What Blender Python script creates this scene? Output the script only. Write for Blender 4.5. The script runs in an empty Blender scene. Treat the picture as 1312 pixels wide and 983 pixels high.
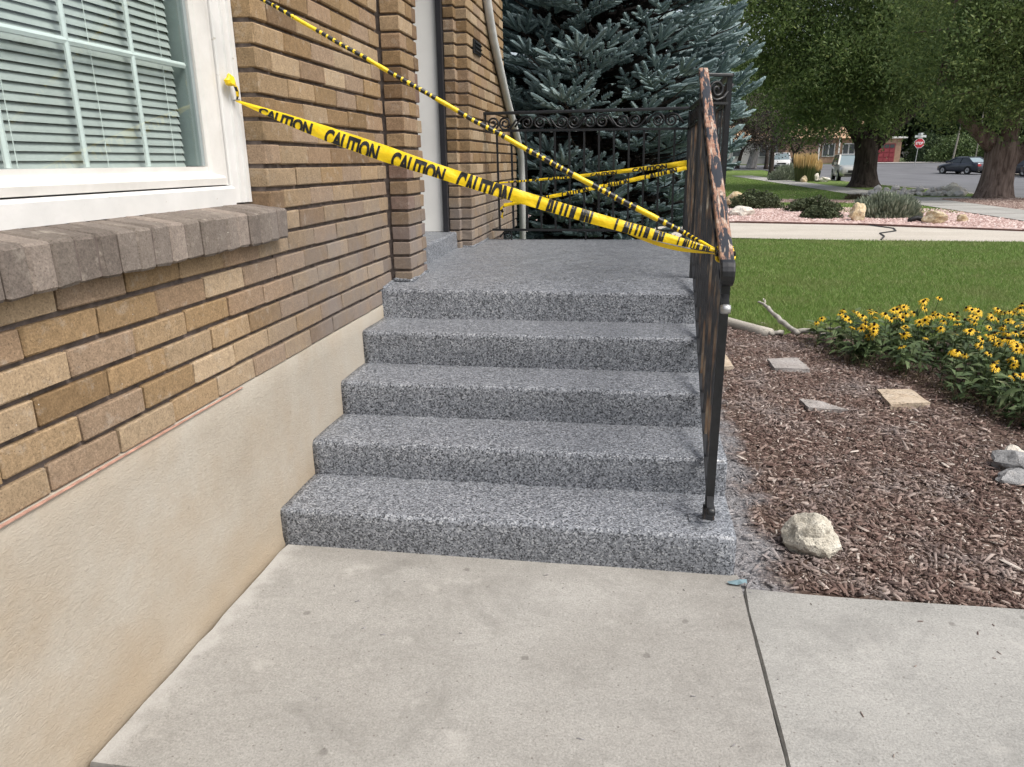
import bpy, bmesh, math, random
import numpy as np
from mathutils import Vector, Matrix, noise as mnoise

random.seed(7); rng = np.random.default_rng(11)
SC = bpy.context.scene
COL = SC.collection
R = math.radians

# ------------------------------------------------------------------ camera
cam_d = bpy.data.cameras.new('camera'); cam = bpy.data.objects.new('camera', cam_d); COL.objects.link(cam)
cam_d.sensor_fit = 'HORIZONTAL'; cam_d.sensor_width = 36.0; cam_d.lens = 25.9185
cam_d.clip_start = 0.05; cam_d.clip_end = 3000
_r = Vector((0.98770955, 0.15578603, -0.01267093)); _u = Vector((-0.03279211, 0.2858046, 0.95772669)); _f = Vector((-0.15282185, 0.94554029, -0.28740049))
cam.matrix_world = Matrix(((_r.x, _u.x, -_f.x, 1.30999), (_r.y, _u.y, -_f.y, -2.3448), (_r.z, _u.z, -_f.z, 1.42826), (0, 0, 0, 1)))
SC.camera = cam

# ------------------------------------------------------------------ light: bright overcast, soft sun from the street side
SUN_EL, SUN_AZ = R(55), R(114)        # azimuth from +y towards +x
world = bpy.data.worlds.new('World'); SC.world = world; world.use_nodes = True
wn = world.node_tree; bg = wn.nodes['Background']
sky = wn.nodes.new('ShaderNodeTexSky'); sky.sky_type = 'NISHITA'; sky.sun_disc = False
sky.sun_elevation = SUN_EL; sky.sun_rotation = SUN_AZ
sky.air_density = 1.0; sky.dust_density = 4.0; sky.ozone_density = 1.0
hs = wn.nodes.new('ShaderNodeHueSaturation'); hs.inputs['Saturation'].default_value = 0.50
wn.links.new(sky.outputs[0], hs.inputs['Color']); wn.links.new(hs.outputs[0], bg.inputs['Color'])
bg.inputs['Strength'].default_value = 0.13
sun_d = bpy.data.lights.new('sun', 'SUN'); sun_d.energy = 1.5; sun_d.angle = R(25); sun_d.color = (1.0, 0.95, 0.88)
sun = bpy.data.objects.new('sun', sun_d); COL.objects.link(sun)
sun.rotation_euler = Vector((-math.cos(SUN_EL)*math.sin(SUN_AZ), -math.cos(SUN_EL)*math.cos(SUN_AZ), -math.sin(SUN_EL))).to_track_quat('-Z', 'Y').to_euler()
SC.view_settings.view_transform = 'Standard'; SC.view_settings.look = 'None'
SC.view_settings.exposure = 0.76; SC.view_settings.gamma = 1.0
SC.view_settings.use_curve_mapping = False
SC.cycles.max_bounces = 4; SC.cycles.diffuse_bounces = 3; SC.cycles.glossy_bounces = 2; SC.cycles.transmission_bounces = 2; SC.cycles.transparent_max_bounces = 12

# ------------------------------------------------------------------ material helpers
def newmat(name, rough=0.8, spec=0.3):
    m = bpy.data.materials.new(name); m.use_nodes = True
    b = m.node_tree.nodes['Principled BSDF']
    b.inputs['Roughness'].default_value = rough
    b.inputs['Specular IOR Level'].default_value = spec
    return m, m.node_tree, b
def nd(nt, typ, ins=None, **kw):
    n = nt.nodes.new(typ)
    for k, v in kw.items(): setattr(n, k, v)
    for k, v in (ins or {}).items():
        if isinstance(v, bpy.types.NodeSocket): nt.links.new(v, n.inputs[k])
        else: n.inputs[k].default_value = v
    return n
def pos(nt): return nd(nt, 'ShaderNodeNewGeometry').outputs['Position']
def noise(nt, scale, detail=4, rough=0.55, vec=None, dist=0.0):
    return nd(nt, 'ShaderNodeTexNoise', {'Vector': vec or pos(nt), 'Scale': scale, 'Detail': detail, 'Roughness': rough, 'Distortion': dist}).outputs['Fac']
def c4(c): return (c[0], c[1], c[2], 1.0)
def ramp(nt, fac, stops, interp='LINEAR'):
    n = nd(nt, 'ShaderNodeValToRGB', {'Fac': fac}); cr = n.color_ramp; cr.interpolation = interp
    while len(cr.elements) < len(stops): cr.elements.new(0.5)
    for e, (p, c) in zip(cr.elements, stops): e.position = p; e.color = c4(c) if not isinstance(c, (int, float)) else (c, c, c, 1)
    return n.outputs['Color']
def mix(nt, fac, a, b, blend='MIX'):
    n = nd(nt, 'ShaderNodeMix', data_type='RGBA', blend_type=blend)
    for k, v in ((0, fac), (6, a), (7, b)):
        if isinstance(v, bpy.types.NodeSocket): nt.links.new(v, n.inputs[k])
        elif k == 0: n.inputs[0].default_value = v
        else: n.inputs[k].default_value = c4(v)
    return n.outputs[2]
def bump(nt, bsdf, height, strength=0.3, dist=0.01, prev=None):
    n = nd(nt, 'ShaderNodeBump', {'Height': height, 'Strength': strength, 'Distance': dist})
    if prev is not None: nt.links.new(prev, n.inputs['Normal'])
    nt.links.new(n.outputs[0], bsdf.inputs['Normal']); return n.outputs[0]
def setc(nt, b, c): nt.links.new(c, b.inputs['Base Color'])
def math_(nt, op, a, b=None, c=None):
    n = nd(nt, 'ShaderNodeMath', operation=op)
    for i, v in enumerate((a, b, c)):
        if v is None: continue
        if isinstance(v, bpy.types.NodeSocket): nt.links.new(v, n.inputs[i])
        else: n.inputs[i].default_value = v
    return n.outputs[0]
def sep(nt, vec=None): return nd(nt, 'ShaderNodeSeparateXYZ', {0: vec or pos(nt)}).outputs
def mrange(nt, v, a, b, c=0.0, d=1.0): return nd(nt, 'ShaderNodeMapRange', {0: v, 1: a, 2: b, 3: c, 4: d}).outputs[0]
def island(nt): return nd(nt, 'ShaderNodeNewGeometry').outputs['Random Per Island']

MAT = {}
def simple(name, col, rough=0.6, spec=0.4, metal=0.0, var=0.12, scale=8, bmp=0.0):
    m, nt, b = newmat(name, rough, spec); b.inputs['Metallic'].default_value = metal
    n = noise(nt, scale, 5)
    lo = tuple(x*(1-var) for x in col); hi = tuple(min(1, x*(1+var)) for x in col)
    setc(nt, b, ramp(nt, n, [(0.3, lo), (0.7, hi)]))
    if bmp: bump(nt, b, n, bmp, 0.01)
    MAT[name] = m; return m

# brick
def brick_mat(name, attr):
    m, nt, b = newmat(name, 0.9, 0.15)
    if attr: base = nd(nt, 'ShaderNodeAttribute', attribute_name='col').outputs['Color']
    else: base = nd(nt, 'ShaderNodeObjectInfo').outputs['Color']
    fine = noise(nt, 165, 4, 0.75); mid = noise(nt, 38, 5); big = noise(nt, 6, 4)
    c = mix(nt, 0.8, base, ramp(nt, fine, [(0.3, 0.28), (0.5, 0.5), (0.72, 0.74)]), 'OVERLAY')
    c = mix(nt, 0.55, c, ramp(nt, mid, [(0.3, 0.38), (0.7, 0.62)]), 'OVERLAY')
    # pale mineral bloom and dark iron specks
    c = mix(nt, ramp(nt, noise(nt, 17, 6, 0.7), [(0.56, 0), (0.74, 0.45)]), c, (0.50, 0.45, 0.38))
    sp = nd(nt, 'ShaderNodeTexVoronoi', {'Vector': pos(nt), 'Scale': 105.0}).outputs['Distance']
    c = mix(nt, ramp(nt, sp, [(0.10, 0.6), (0.19, 0)]), c, (0.07, 0.05, 0.035))
    # grey splash zone near the porch floor
    o = sep(nt)
    g = math_(nt, 'MULTIPLY', mrange(nt, o[2], 1.42, 1.08), mrange(nt, o[1], -0.1, 0.75))
    g = math_(nt, 'MULTIPLY', g, ramp(nt, big, [(0.35, 0.55), (0.6, 1.0)]))
    c = mix(nt, math_(nt, 'MULTIPLY', g, 0.9), c, mix(nt, 0.8, c, (0.205, 0.185, 0.175)))
    # small white paint splatters
    pv = nd(nt, 'ShaderNodeTexVoronoi', {'Vector': pos(nt), 'Scale': 34.0, 'Randomness': 1.0}).outputs['Distance']
    c = mix(nt, math_(nt, 'MULTIPLY', ramp(nt, pv, [(0.035, 1), (0.06, 0)]), ramp(nt, noise(nt, 4, 2), [(0.54, 0), (0.58, 1)])), c, (0.6, 0.58, 0.52))
    setc(nt, b, c)
    h = math_(nt, 'ADD', fine, math_(nt, 'MULTIPLY', mid, 1.2))
    bump(nt, b, h, 0.42, 0.004)
    MAT[name] = m
brick_mat('brick', False); brick_mat('brick_attr', True)
m, nt, b = newmat('mortar', 0.95, 0.1); setc(nt, b, ramp(nt, noise(nt, 30, 6), [(0.3, (0.085, 0.068, 0.060)), (0.7, (0.19, 0.155, 0.138))])); bump(nt, b, noise(nt, 160), 0.6, 0.004); MAT['mortar'] = m
# grey weathered sill brick uses brick mat with own colours
# stucco foundation
m, nt, b = newmat('stucco', 0.92, 0.15)
n1 = noise(nt, 3.0, 5); n2 = noise(nt, 70, 6, 0.62, dist=0.6); n3 = noise(nt, 260, 3)
c = ramp(nt, n1, [(0.3, (0.37, 0.325, 0.262)), (0.5, (0.41, 0.368, 0.305)), (0.7, (0.445, 0.41, 0.352))])
c = mix(nt, 0.22, c, ramp(nt, n2, [(0.35, 0.36), (0.65, 0.62)]), 'OVERLAY')
c = mix(nt, ramp(nt, noise(nt, 2.1, 5, 0.65), [(0.42, 0), (0.62, 0.6)]), c, (0.375, 0.305, 0.222))
c = mix(nt, ramp(nt, noise(nt, 1.3, 4, 0.6), [(0.45, 0), (0.65, 0.5)]), c, (0.44, 0.412, 0.36))
o = sep(nt)
low = math_(nt, 'ADD', mrange(nt, o[2], 0.42, 0.0), math_(nt, 'MULTIPLY', math_(nt, 'SUBTRACT', noise(nt, 2.3, 5), 0.5), 1.1))
c = mix(nt, math_(nt, 'MULTIPLY', mrange(nt, low, 0.35, 1.2), 0.6), c, (0.33, 0.24, 0.14))
low2 = math_(nt, 'ADD', mrange(nt, o[2], 0.09, 0.0), math_(nt, 'MULTIPLY', math_(nt, 'SUBTRACT', noise(nt, 9, 5), 0.5), 0.9))
c = mix(nt, math_(nt, 'MULTIPLY', mrange(nt, low2, 0.45, 1.0), 0.25), c, (0.26, 0.22, 0.17))
st = nd(nt, 'ShaderNodeTexVoronoi', {'Vector': pos(nt), 'Scale': 5.3}).outputs['Distance']
c = mix(nt, math_(nt, 'MULTIPLY', ramp(nt, st, [(0.02, 0.55), (0.07, 0)]), ramp(nt, noise(nt, 25, 4), [(0.45, 0), (0.6, 1)])), c, (0.14, 0.12, 0.09))
setc(nt, b, c)
vr = nd(nt, 'ShaderNodeMapping', {'Vector': pos(nt), 'Scale': (1, 1.0, 1.9), 'Rotation': (0.5, 0, 0)}).outputs[0]
hh = math_(nt, 'ADD', noise(nt, 48, 7, 0.6, vr, 1.6), math_(nt, 'MULTIPLY', noise(nt, 9, 3), 0.8))
bump(nt, b, hh, 0.55, 0.007); MAT['stucco'] = m
# terrazzo-like chip coating
m, nt, b = newmat('terrazzo', 0.42, 0.45)
v1 = nd(nt, 'ShaderNodeTexVoronoi', {'Vector': pos(nt), 'Scale': 182.0})
v2 = nd(nt, 'ShaderNodeTexVoronoi', {'Vector': pos(nt), 'Scale': 300.0})
r1 = nd(nt, 'ShaderNodeSeparateColor', {0: v1.outputs['Color']}).outputs[0]
r2 = nd(nt, 'ShaderNodeSeparateColor', {0: v2.outputs['Color']}).outputs[1]
ca = ramp(nt, r1, [(0.0, (0.010, 0.012, 0.016)), (0.21, (0.10, 0.108, 0.120)), (0.39, (0.19, 0.203, 0.225)), (0.64, (0.29, 0.306, 0.332)), (0.91, (0.48, 0.495, 0.515))], 'CONSTANT')
cb = ramp(nt, r2, [(0.0, (0.02, 0.022, 0.028)), (0.18, (0.115, 0.124, 0.138)), (0.45, (0.20, 0.214, 0.24)), (0.80, (0.30, 0.32, 0.35))], 'CONSTANT')
c = mix(nt, 0.30, ca, cb)
c = mix(nt, 0.35, c, ramp(nt, noise(nt, 2.2, 5), [(0.3, 0.42), (0.7, 0.56)]), 'OVERLAY')
setc(nt, b, c)
bump(nt, b, math_(nt, 'ADD', r1, noise(nt, 90, 3)), 0.16, 0.002)
nt.links.new(ramp(nt, noise(nt, 14, 4), [(0.3, 0.34), (0.7, 0.58)]), b.inputs['Roughness']); MAT['terrazzo'] = m
# concrete walk
def concrete(name, cols, specks=True, s=1.0):
    m, nt, b = newmat(name, 0.9, 0.2)
    c = ramp(nt, noise(nt, 1.4*s, 6, 0.6), [(0.3, cols[0]), (0.5, cols[1]), (0.72, cols[2])])
    vs = nd(nt, 'ShaderNodeMapping', {'Vector': pos(nt), 'Scale': (0.7, 5.0, 1), 'Rotation': (0, 0, 0.12)}).outputs[0]
    c = mix(nt, 0.30, c, ramp(nt, noise(nt, 1.5*s, 6, 0.6, vs), [(0.3, 0.40), (0.7, 0.60)]), 'OVERLAY')
    c = mix(nt, 0.75, c, ramp(nt, noise(nt, 150*s, 4, 0.8), [(0.3, 0.30), (0.7, 0.68)]), 'OVERLAY')
    c = mix(nt, 0.25, c, ramp(nt, noise(nt, 45*s, 4), [(0.3, 0.35), (0.7, 0.62)]), 'OVERLAY')
    if specks:
        d = nd(nt, 'ShaderNodeTexVoronoi', {'Vector': pos(nt), 'Scale': 9.0}, voronoi_dimensions='2D').outputs['Distance']
        c = mix(nt, ramp(nt, d, [(0.018, 0.65), (0.032, 0)]), c, (0.12, 0.10, 0.09))
        d = nd(nt, 'ShaderNodeTexVoronoi', {'Vector': pos(nt), 'Scale': 2.1}, voronoi_dimensions='2D').outputs['Distance']
        wob = math_(nt, 'ADD', d, math_(nt, 'MULTIPLY', noise(nt, 34, 4), 0.045))
        c = mix(nt, ramp(nt, wob, [(0.040, 0.55), (0.052, 0)]), c, (0.13, 0.12, 0.11))
        c = mix(nt, ramp(nt, noise(nt, 3.1, 7, 0.7, None, 0.8), [(0.52, 0), (0.72, 0.5)]), c, tuple(x*0.62 for x in cols[0]))
        cr = nd(nt, 'ShaderNodeTexVoronoi', {'Vector': pos(nt), 'Scale': 38.0}, voronoi_dimensions='2D').outputs['Distance']
        c = mix(nt, ramp(nt, cr, [(0.05, 0.45), (0.09, 0)]), c, (0.16, 0.145, 0.13))
        c = mix(nt, ramp(nt, noise(nt, 4.2, 6, 0.65), [(0.60, 0), (0.75, 0.45)]), c, (0.55, 0.53, 0.49))
    if name == 'walk':
        em = math_(nt, 'ADD', mrange(nt, sep(nt)[0], 0.13, 0.03), math_(nt, 'MULTIPLY', math_(nt, 'SUBTRACT', noise(nt, 14, 5), 0.5), 1.5))
        c = mix(nt, mrange(nt, em, 0.45, 1.0, 0, 0.6), c, (0.45, 0.44, 0.415))
    setc(nt, b, c)
    bump(nt, b, math_(nt, 'ADD', noise(nt, 150*s, 3), noise(nt, 60*s, 4)), 0.4, 0.004); MAT[name] = m
concrete('walk', [(0.262, 0.250, 0.228), (0.306, 0.295, 0.272), (0.352, 0.342, 0.318)])
concrete('walk_grey', [(0.275, 0.270, 0.253), (0.315, 0.310, 0.290), (0.36, 0.353, 0.33)])
concrete('drive', [(0.42, 0.38, 0.32), (0.47, 0.43, 0.37), (0.52, 0.48, 0.42)], False, 0.5)
concrete('sidewalk', [(0.30, 0.295, 0.27), (0.36, 0.35, 0.325), (0.42, 0.41, 0.38)], False, 0.4)
concrete('kerb', [(0.36, 0.33, 0.28), (0.42, 0.39, 0.34), (0.48, 0.45, 0.39)], False, 1)
# asphalt
m, nt, b = newmat('asphalt', 0.85, 0.3)
vs = nd(nt, 'ShaderNodeMapping', {'Vector': pos(nt), 'Scale': (1.0, 0.08, 1)}).outputs[0]
c = ramp(nt, noise(nt, 0.5, 5), [(0.3, (0.115, 0.117, 0.125)), (0.7, (0.155, 0.157, 0.165))])
c = mix(nt, 0.4, c, ramp(nt, noise(nt, 0.8, 4, 0.5, vs), [(0.3, 0.38), (0.7, 0.6)]), 'OVERLAY')
c = mix(nt, 0.4, c, ramp(nt, noise(nt, 60, 3), [(0.3, 0.35), (0.7, 0.65)]), 'OVERLAY')
setc(nt, b, c); MAT['asphalt'] = m
# lawn soil / grass ground
def grassground(name, a, bb, cc):
    m, nt, b = newmat(name, 0.95, 0.1)
    c = ramp(nt, noise(nt, 0.8, 6, 0.6), [(0.3, a), (0.5, bb), (0.72, cc)])
    c = mix(nt, 0.55, c, ramp(nt, noise(nt, 45, 4, 0.7), [(0.3, 0.25), (0.7, 0.7)]), 'OVERLAY')
    setc(nt, b, c); bump(nt, b, noise(nt, 60, 4, 0.7), 0.8, 0.03); MAT[name] = m
grassground('lawn_ground', (0.105, 0.16, 0.042), (0.13, 0.19, 0.052), (0.18, 0.215, 0.08))
grassground('far_ground', (0.05, 0.075, 0.025), (0.07, 0.09, 0.035), (0.09, 0.10, 0.045))
# mulch
m, nt, b = newmat('mulch_soil', 0.95, 0.1)
v = nd(nt, 'ShaderNodeTexVoronoi', {'Vector': nd(nt, 'ShaderNodeMapping', {'Vector': pos(nt), 'Scale': (1, 1.9, 1), 'Rotation': (0, 0, 0.7)}).outputs[0], 'Scale': 52.0})
rr = nd(nt, 'ShaderNodeSeparateColor', {0: v.outputs['Color']}).outputs[0]
c = ramp(nt, rr, [(0.0, (0.05, 0.033, 0.027)), (0.5, (0.10, 0.068, 0.054)), (0.85, (0.16, 0.12, 0.10)), (1.0, (0.26, 0.21, 0.17))])
o = sep(nt)
edge = math_(nt, 'ADD', mrange(nt, o[0], 2.02, 1.76), math_(nt, 'MULTIPLY', math_(nt, 'SUBTRACT', noise(nt, 5, 5), 0.5), 1.6))
c = mix(nt, mrange(nt, edge, 0.35, 0.8, 0, 0.85), c, ramp(nt, noise(nt, 190, 3, 0.7), [(0.3, (0.10, 0.10, 0.105)), (0.5, (0.24, 0.24, 0.25)), (0.7, (0.42, 0.42, 0.43))]))
setc(nt, b, c); bump(nt, b, v.outputs['Distance'], 0.8, 0.012); MAT['mulch_soil'] = m
def chipmat(name, stops, rough=0.9):
    m, nt, b = newmat(name, rough, 0.15)
    c = ramp(nt, island(nt), stops, 'LINEAR')
    c = mix(nt, 0.4, c, ramp(nt, noise(nt, 150, 3), [(0.3, 0.35), (0.7, 0.65)]), 'OVERLAY')
    setc(nt, b, c); MAT[name] = m; return m, nt, b, c
mm, nt, b, c = chipmat('mulch', [(0, (0.088, 0.056, 0.048)), (0.35, (0.150, 0.100, 0.084)), (0.64, (0.215, 0.152, 0.128)), (0.84, (0.29, 0.22, 0.188)), (0.955, (0.39, 0.32, 0.28)), (1.0, (0.58, 0.52, 0.46))])
ash = ramp(nt, noise(nt, 2.6, 5, 0.6), [(0.47, 0), (0.67, 0.65)])
c2 = mix(nt, ash, c, mix(nt, 0.6, c, (0.33, 0.31, 0.30)))
o = sep(nt)
edge = math_(nt, 'ADD', mrange(nt, o[0], 2.02, 1.76), math_(nt, 'MULTIPLY', math_(nt, 'SUBTRACT', noise(nt, 5, 5), 0.5), 1.6))
c2 = mix(nt, mrange(nt, edge, 0.35, 0.85, 0, 0.8), c2, ramp(nt, noise(nt, 190, 3, 0.7), [(0.3, (0.10, 0.10, 0.105)), (0.5, (0.24, 0.24, 0.25)), (0.7, (0.42, 0.42, 0.43))]))
setc(nt, b, c2)
chipmat('gravel_pink', [(0, (0.26, 0.17, 0.15)), (0.4, (0.42, 0.29, 0.26)), (0.75, (0.54, 0.41, 0.37)), (1, (0.66, 0.56, 0.52))])
chipmat('gravel_brown', [(0, (0.14, 0.095, 0.08)), (0.4, (0.22, 0.155, 0.13)), (0.75, (0.30, 0.22, 0.19)), (1, (0.40, 0.33, 0.29))])
def gravelground(name, stops, sc):
    m, nt, b = newmat(name, 0.95, 0.1)
    v = nd(nt, 'ShaderNodeTexVoronoi', {'Vector': pos(nt), 'Scale': sc})
    c = ramp(nt, nd(nt, 'ShaderNodeSeparateColor', {0: v.outputs['Color']}).outputs[0], stops)
    setc(nt, b, c); bump(nt, b, v.outputs['Distance'], 0.8, 0.02); MAT[name] = m
gravelground('gravel_pink_ground', [(0, (0.26, 0.17, 0.15)), (0.4, (0.42, 0.29, 0.26)), (0.75, (0.54, 0.41, 0.37)), (1, (0.66, 0.56, 0.52))], 18)
gravelground('gravel_brown_ground', [(0, (0.14, 0.095, 0.08)), (0.4, (0.22, 0.155, 0.13)), (0.75, (0.30, 0.22, 0.19)), (1, (0.40, 0.33, 0.29))], 16)
# foliage
def leafmat(name, stops, rough=0.6, trans=0.25, spec=0.3, patch=None):
    m, nt, b = newmat(name, rough, spec)
    c = ramp(nt, island(nt), stops)
    if patch: c = mix(nt, ramp(nt, noise(nt, patch[0], 3), [(0.48, 0), (0.68, patch[1])]), c, patch[2])
    setc(nt, b, c)
    if trans:
        t = nd(nt, 'ShaderNodeBsdfTranslucent', {'Color': c})
        ms = nd(nt, 'ShaderNodeMixShader', {0: trans, 1: b.outputs[0], 2: t.outputs[0]})
        nt.links.new(ms.outputs[0], nt.nodes['Material Output'].inputs['Surface'])
    MAT[name] = m
leafmat('grass', [(0, (0.115, 0.205, 0.042)), (0.5, (0.185, 0.29, 0.068)), (0.82, (0.25, 0.34, 0.095)), (0.95, (0.31, 0.33, 0.15)), (1, (0.44, 0.40, 0.23))], trans=0.3, patch=(1.1, 0.5, (0.27, 0.28, 0.12)))
leafmat('needles', [(0, (0.115, 0.168, 0.172)), (0.5, (0.19, 0.258, 0.263)), (0.85, (0.265, 0.34, 0.344)), (1, (0.35, 0.425, 0.422))], 0.9, 0, 0.08)
leafmat('elm_leaf', [(0, (0.085, 0.13, 0.048)), (0.5, (0.15, 0.22, 0.075)), (0.88, (0.22, 0.29, 0.10)), (1, (0.32, 0.37, 0.14))], 0.5, 0.45, 0.3, patch=(0.35, 0.5, (0.10, 0.125, 0.03)))
leafmat('plum_leaf', [(0, (0.022, 0.016, 0.016)), (0.5, (0.045, 0.032, 0.026)), (1, (0.075, 0.06, 0.04))], 0.5, 0)
leafmat('dark_leaf', [(0, (0.018, 0.036, 0.016)), (0.6, (0.036, 0.066, 0.026)), (1, (0.075, 0.11, 0.04))], 0.55, 0, patch=(0.2, 0.4, (0.08, 0.11, 0.03)))
leafmat('hedge_leaf', [(0, (0.05, 0.085, 0.025)), (0.6, (0.085, 0.13, 0.04)), (1, (0.13, 0.17, 0.06))], 0.55, 0)
leafmat('susan_leaf', [(0, (0.05, 0.08, 0.032)), (0.5, (0.085, 0.13, 0.05)), (0.9, (0.13, 0.175, 0.075)), (1, (0.19, 0.21, 0.10))], 0.55, 0.2)
leafmat('dry_stem', [(0, (0.07, 0.055, 0.035)), (1, (0.16, 0.125, 0.08))], 0.8, 0)
leafmat('petal', [(0, (0.72, 0.42, 0.012)), (0.6, (0.82, 0.50, 0.02)), (1, (0.86, 0.58, 0.04))], 0.5, 0.25)
leafmat('reed_green', [(0, (0.06, 0.085, 0.03)), (1, (0.14, 0.16, 0.06))], 0.7, 0.2)
leafmat('reed_gold', [(0, (0.55, 0.37, 0.15)), (1, (0.74, 0.55, 0.28))], 0.8, 0.2)
leafmat('sage', [(0, (0.14, 0.17, 0.115)), (0.6, (0.23, 0.265, 0.19)), (1, (0.34, 0.37, 0.28))], 0.8, 0.15)
leafmat('low_shrub', [(0, (0.04, 0.055, 0.025)), (1, (0.10, 0.12, 0.06))], 0.7, 0.15)
leafmat('shade_twig', [(0, (0.010, 0.008, 0.007)), (1, (0.028, 0.023, 0.020))], 0.9, 0)  # dead inner twigs, coloured near-black to paint shade into the crown's gaps
simple('cone', (0.018, 0.010, 0.008), 0.9, 0.1)
simple('stem_green', (0.07, 0.10, 0.035), 0.7, 0.2)
# bark
def barkmat(name, a, bcol, sc=9):
    m, nt, b = newmat(name, 0.95, 0.1)
    vs = nd(nt, 'ShaderNodeMapping', {'Vector': pos(nt), 'Scale': (1, 1, 0.16)}).outputs[0]
    n = noise(nt, sc, 6, 0.65, vs, 0.6)
    setc(nt, b, ramp(nt, n, [(0.38, a), (0.62, bcol)])); bump(nt, b, n, 1.0, 0.08); MAT[name] = m
barkmat('bark_dark', (0.03, 0.024, 0.02), (0.085, 0.068, 0.058))
barkmat('bark_brown', (0.09, 0.065, 0.053), (0.25, 0.19, 0.16))
barkmat('bark_grey', (0.20, 0.19, 0.185), (0.36, 0.345, 0.335))
# paint / metal
m, nt, b = newmat('white_paint', 0.5, 0.4)
c = ramp(nt, noise(nt, 7, 5), [(0.3, (0.63, 0.625, 0.605)), (0.7, (0.73, 0.72, 0.70))])
chip = ramp(nt, noise(nt, 36, 6, 0.7), [(0.655, 0), (0.68, 0.8)])
c = mix(nt, chip, c, (0.42, 0.38, 0.32)); setc(nt, b, c); bump(nt, b, noise(nt, 60, 5), 0.25, 0.004); MAT['white_paint'] = m
m, nt, b = newmat('vinyl', 0.4, 0.45)
setc(nt, b, ramp(nt, noise(nt, 5, 6, 0.7), [(0.3, (0.60, 0.58, 0.54)), (0.6, (0.70, 0.68, 0.645))])); MAT['vinyl'] = m
simple('jamb_paint', (0.86, 0.85, 0.81), 0.55, 0.4, var=0.05, scale=3)
simple('gasket', (0.26, 0.30, 0.30), 0.6)
simple('muntin', (0.74, 0.76, 0.75), 0.5, var=0.05)
simple('slat', (0.47, 0.48, 0.465), 0.55, var=0.08, scale=14)
simple('dark_room', (0.07, 0.09, 0.09), 0.9)
simple('cord', (0.7, 0.72, 0.7), 0.7)
m, nt, b = newmat('window_glass', 0.02, 0.5)
tr = nd(nt, 'ShaderNodeBsdfTransparent', {'Color': (0.84, 0.905, 0.89, 1)}); gl = nd(nt, 'ShaderNodeBsdfGlossy', {'Roughness': 0.02, 'Color': (0.85, 0.95, 0.95, 1)})
lw = nd(nt, 'ShaderNodeLayerWeight', {'Blend': 0.5}).outputs['Facing']
fr = math_(nt, 'MULTIPLY_ADD', math_(nt, 'POWER', lw, 4.0), 0.9, 0.05)
ms = nd(nt, 'ShaderNodeMixShader', {0: fr, 1: tr.outputs[0], 2: gl.outputs[0]})
nt.links.new(ms.outputs[0], nt.nodes['Material Output'].inputs['Surface']); MAT['window_glass'] = m
m, nt, b = newmat('iron', 0.42, 0.5)
n = noise(nt, 24, 6, 0.65)
vs = nd(nt, 'ShaderNodeMapping', {'Vector': pos(nt), 'Scale': (1, 1, 0.08)}).outputs[0]
n2 = noise(nt, 28, 4, 0.6, vs)
c = ramp(nt, n, [(0.3, (0.006, 0.0065, 0.008)), (0.7, (0.017, 0.018, 0.020))])
c = mix(nt, ramp(nt, n2, [(0.66, 0), (0.75, 0.45)]), c, (0.14, 0.085, 0.045)); setc(nt, b, c)
bump(nt, b, n, 0.3, 0.003); MAT['iron'] = m
m, nt, b = newmat('iron_worn', 0.55, 0.4)
c = ramp(nt, n if False else noise(nt, 24, 6, 0.65), [(0.3, (0.012, 0.013, 0.015)), (0.7, (0.035, 0.036, 0.04))])
vs = nd(nt, 'ShaderNodeMapping', {'Vector': pos(nt), 'Scale': (1, 1, 0.10)}).outputs[0]
c = mix(nt, ramp(nt, noise(nt, 30, 5, 0.6, vs), [(0.50, 0), (0.62, 0.8)]), c, ramp(nt, noise(nt, 12, 4), [(0.35, (0.13, 0.065, 0.03)), (0.6, (0.20, 0.15, 0.10)), (0.75, (0.42, 0.38, 0.32))]))
setc(nt, b, c); MAT['iron_worn'] = m
m, nt, b = newmat('rusty_rail', 0.5, 0.45)
vs = nd(nt, 'ShaderNodeMapping', {'Vector': pos(nt), 'Scale': (5.0, 0.62, 0.62)}).outputs[0]
pn = noise(nt, 9.5, 5, 0.6, vs, 0.4)
c = ramp(nt, noise(nt, 30, 5, 0.65), [(0.3, (0.21, 0.090, 0.055)), (0.5, (0.34, 0.185, 0.12)), (0.7, (0.44, 0.30, 0.22))])
c = mix(nt, ramp(nt, noise(nt, 17, 5, 0.6, vs), [(0.53, 0), (0.60, 0.85)]), c, (0.50, 0.42, 0.34))
c = mix(nt, ramp(nt, noise(nt, 70, 5, 0.7), [(0.55, 0), (0.62, 0.7)]), c, (0.10, 0.06, 0.045))
c = mix(nt, ramp(nt, math_(nt, 'ADD', pn, math_(nt, 'MULTIPLY', noise(nt, 60, 4), 0.12)), [(0.545, 0), (0.58, 1)]), c, (0.022, 0.025, 0.032))
setc(nt, b, c); bump(nt, b, pn, 0.2, 0.002); MAT['rusty_rail'] = m
simple('spout_paint', (0.60, 0.60, 0.585), 0.35, 0.5, 0.0, 0.12, 9)
simple('galvanised', (0.42, 0.42, 0.42), 0.38, 0.5, 0.75, 0.25, 12)
simple('weathered_wood', (0.34, 0.32, 0.285), 0.9, 0.1, 0, 0.3, 30)
simple('black_metal', (0.012, 0.013, 0.015), 0.5)
simple('dark_door', (0.03, 0.03, 0.034), 0.4)
def tapemat(name, col, rough):
    m, nt, b = newmat(name, rough, 0.5)
    n = noise(nt, 26, 4)
    setc(nt, b, ramp(nt, n, [(0.3, tuple(x*0.86 for x in col)), (0.7, col)])); bump(nt, b, noise(nt, 55, 4, 0.6), 0.5, 0.006)
    MAT[name] = m
tapemat('tape_yellow', (0.93, 0.64, 0.008), 0.36); tapemat('tape_black', (0.012, 0.012, 0.012), 0.4)
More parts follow.
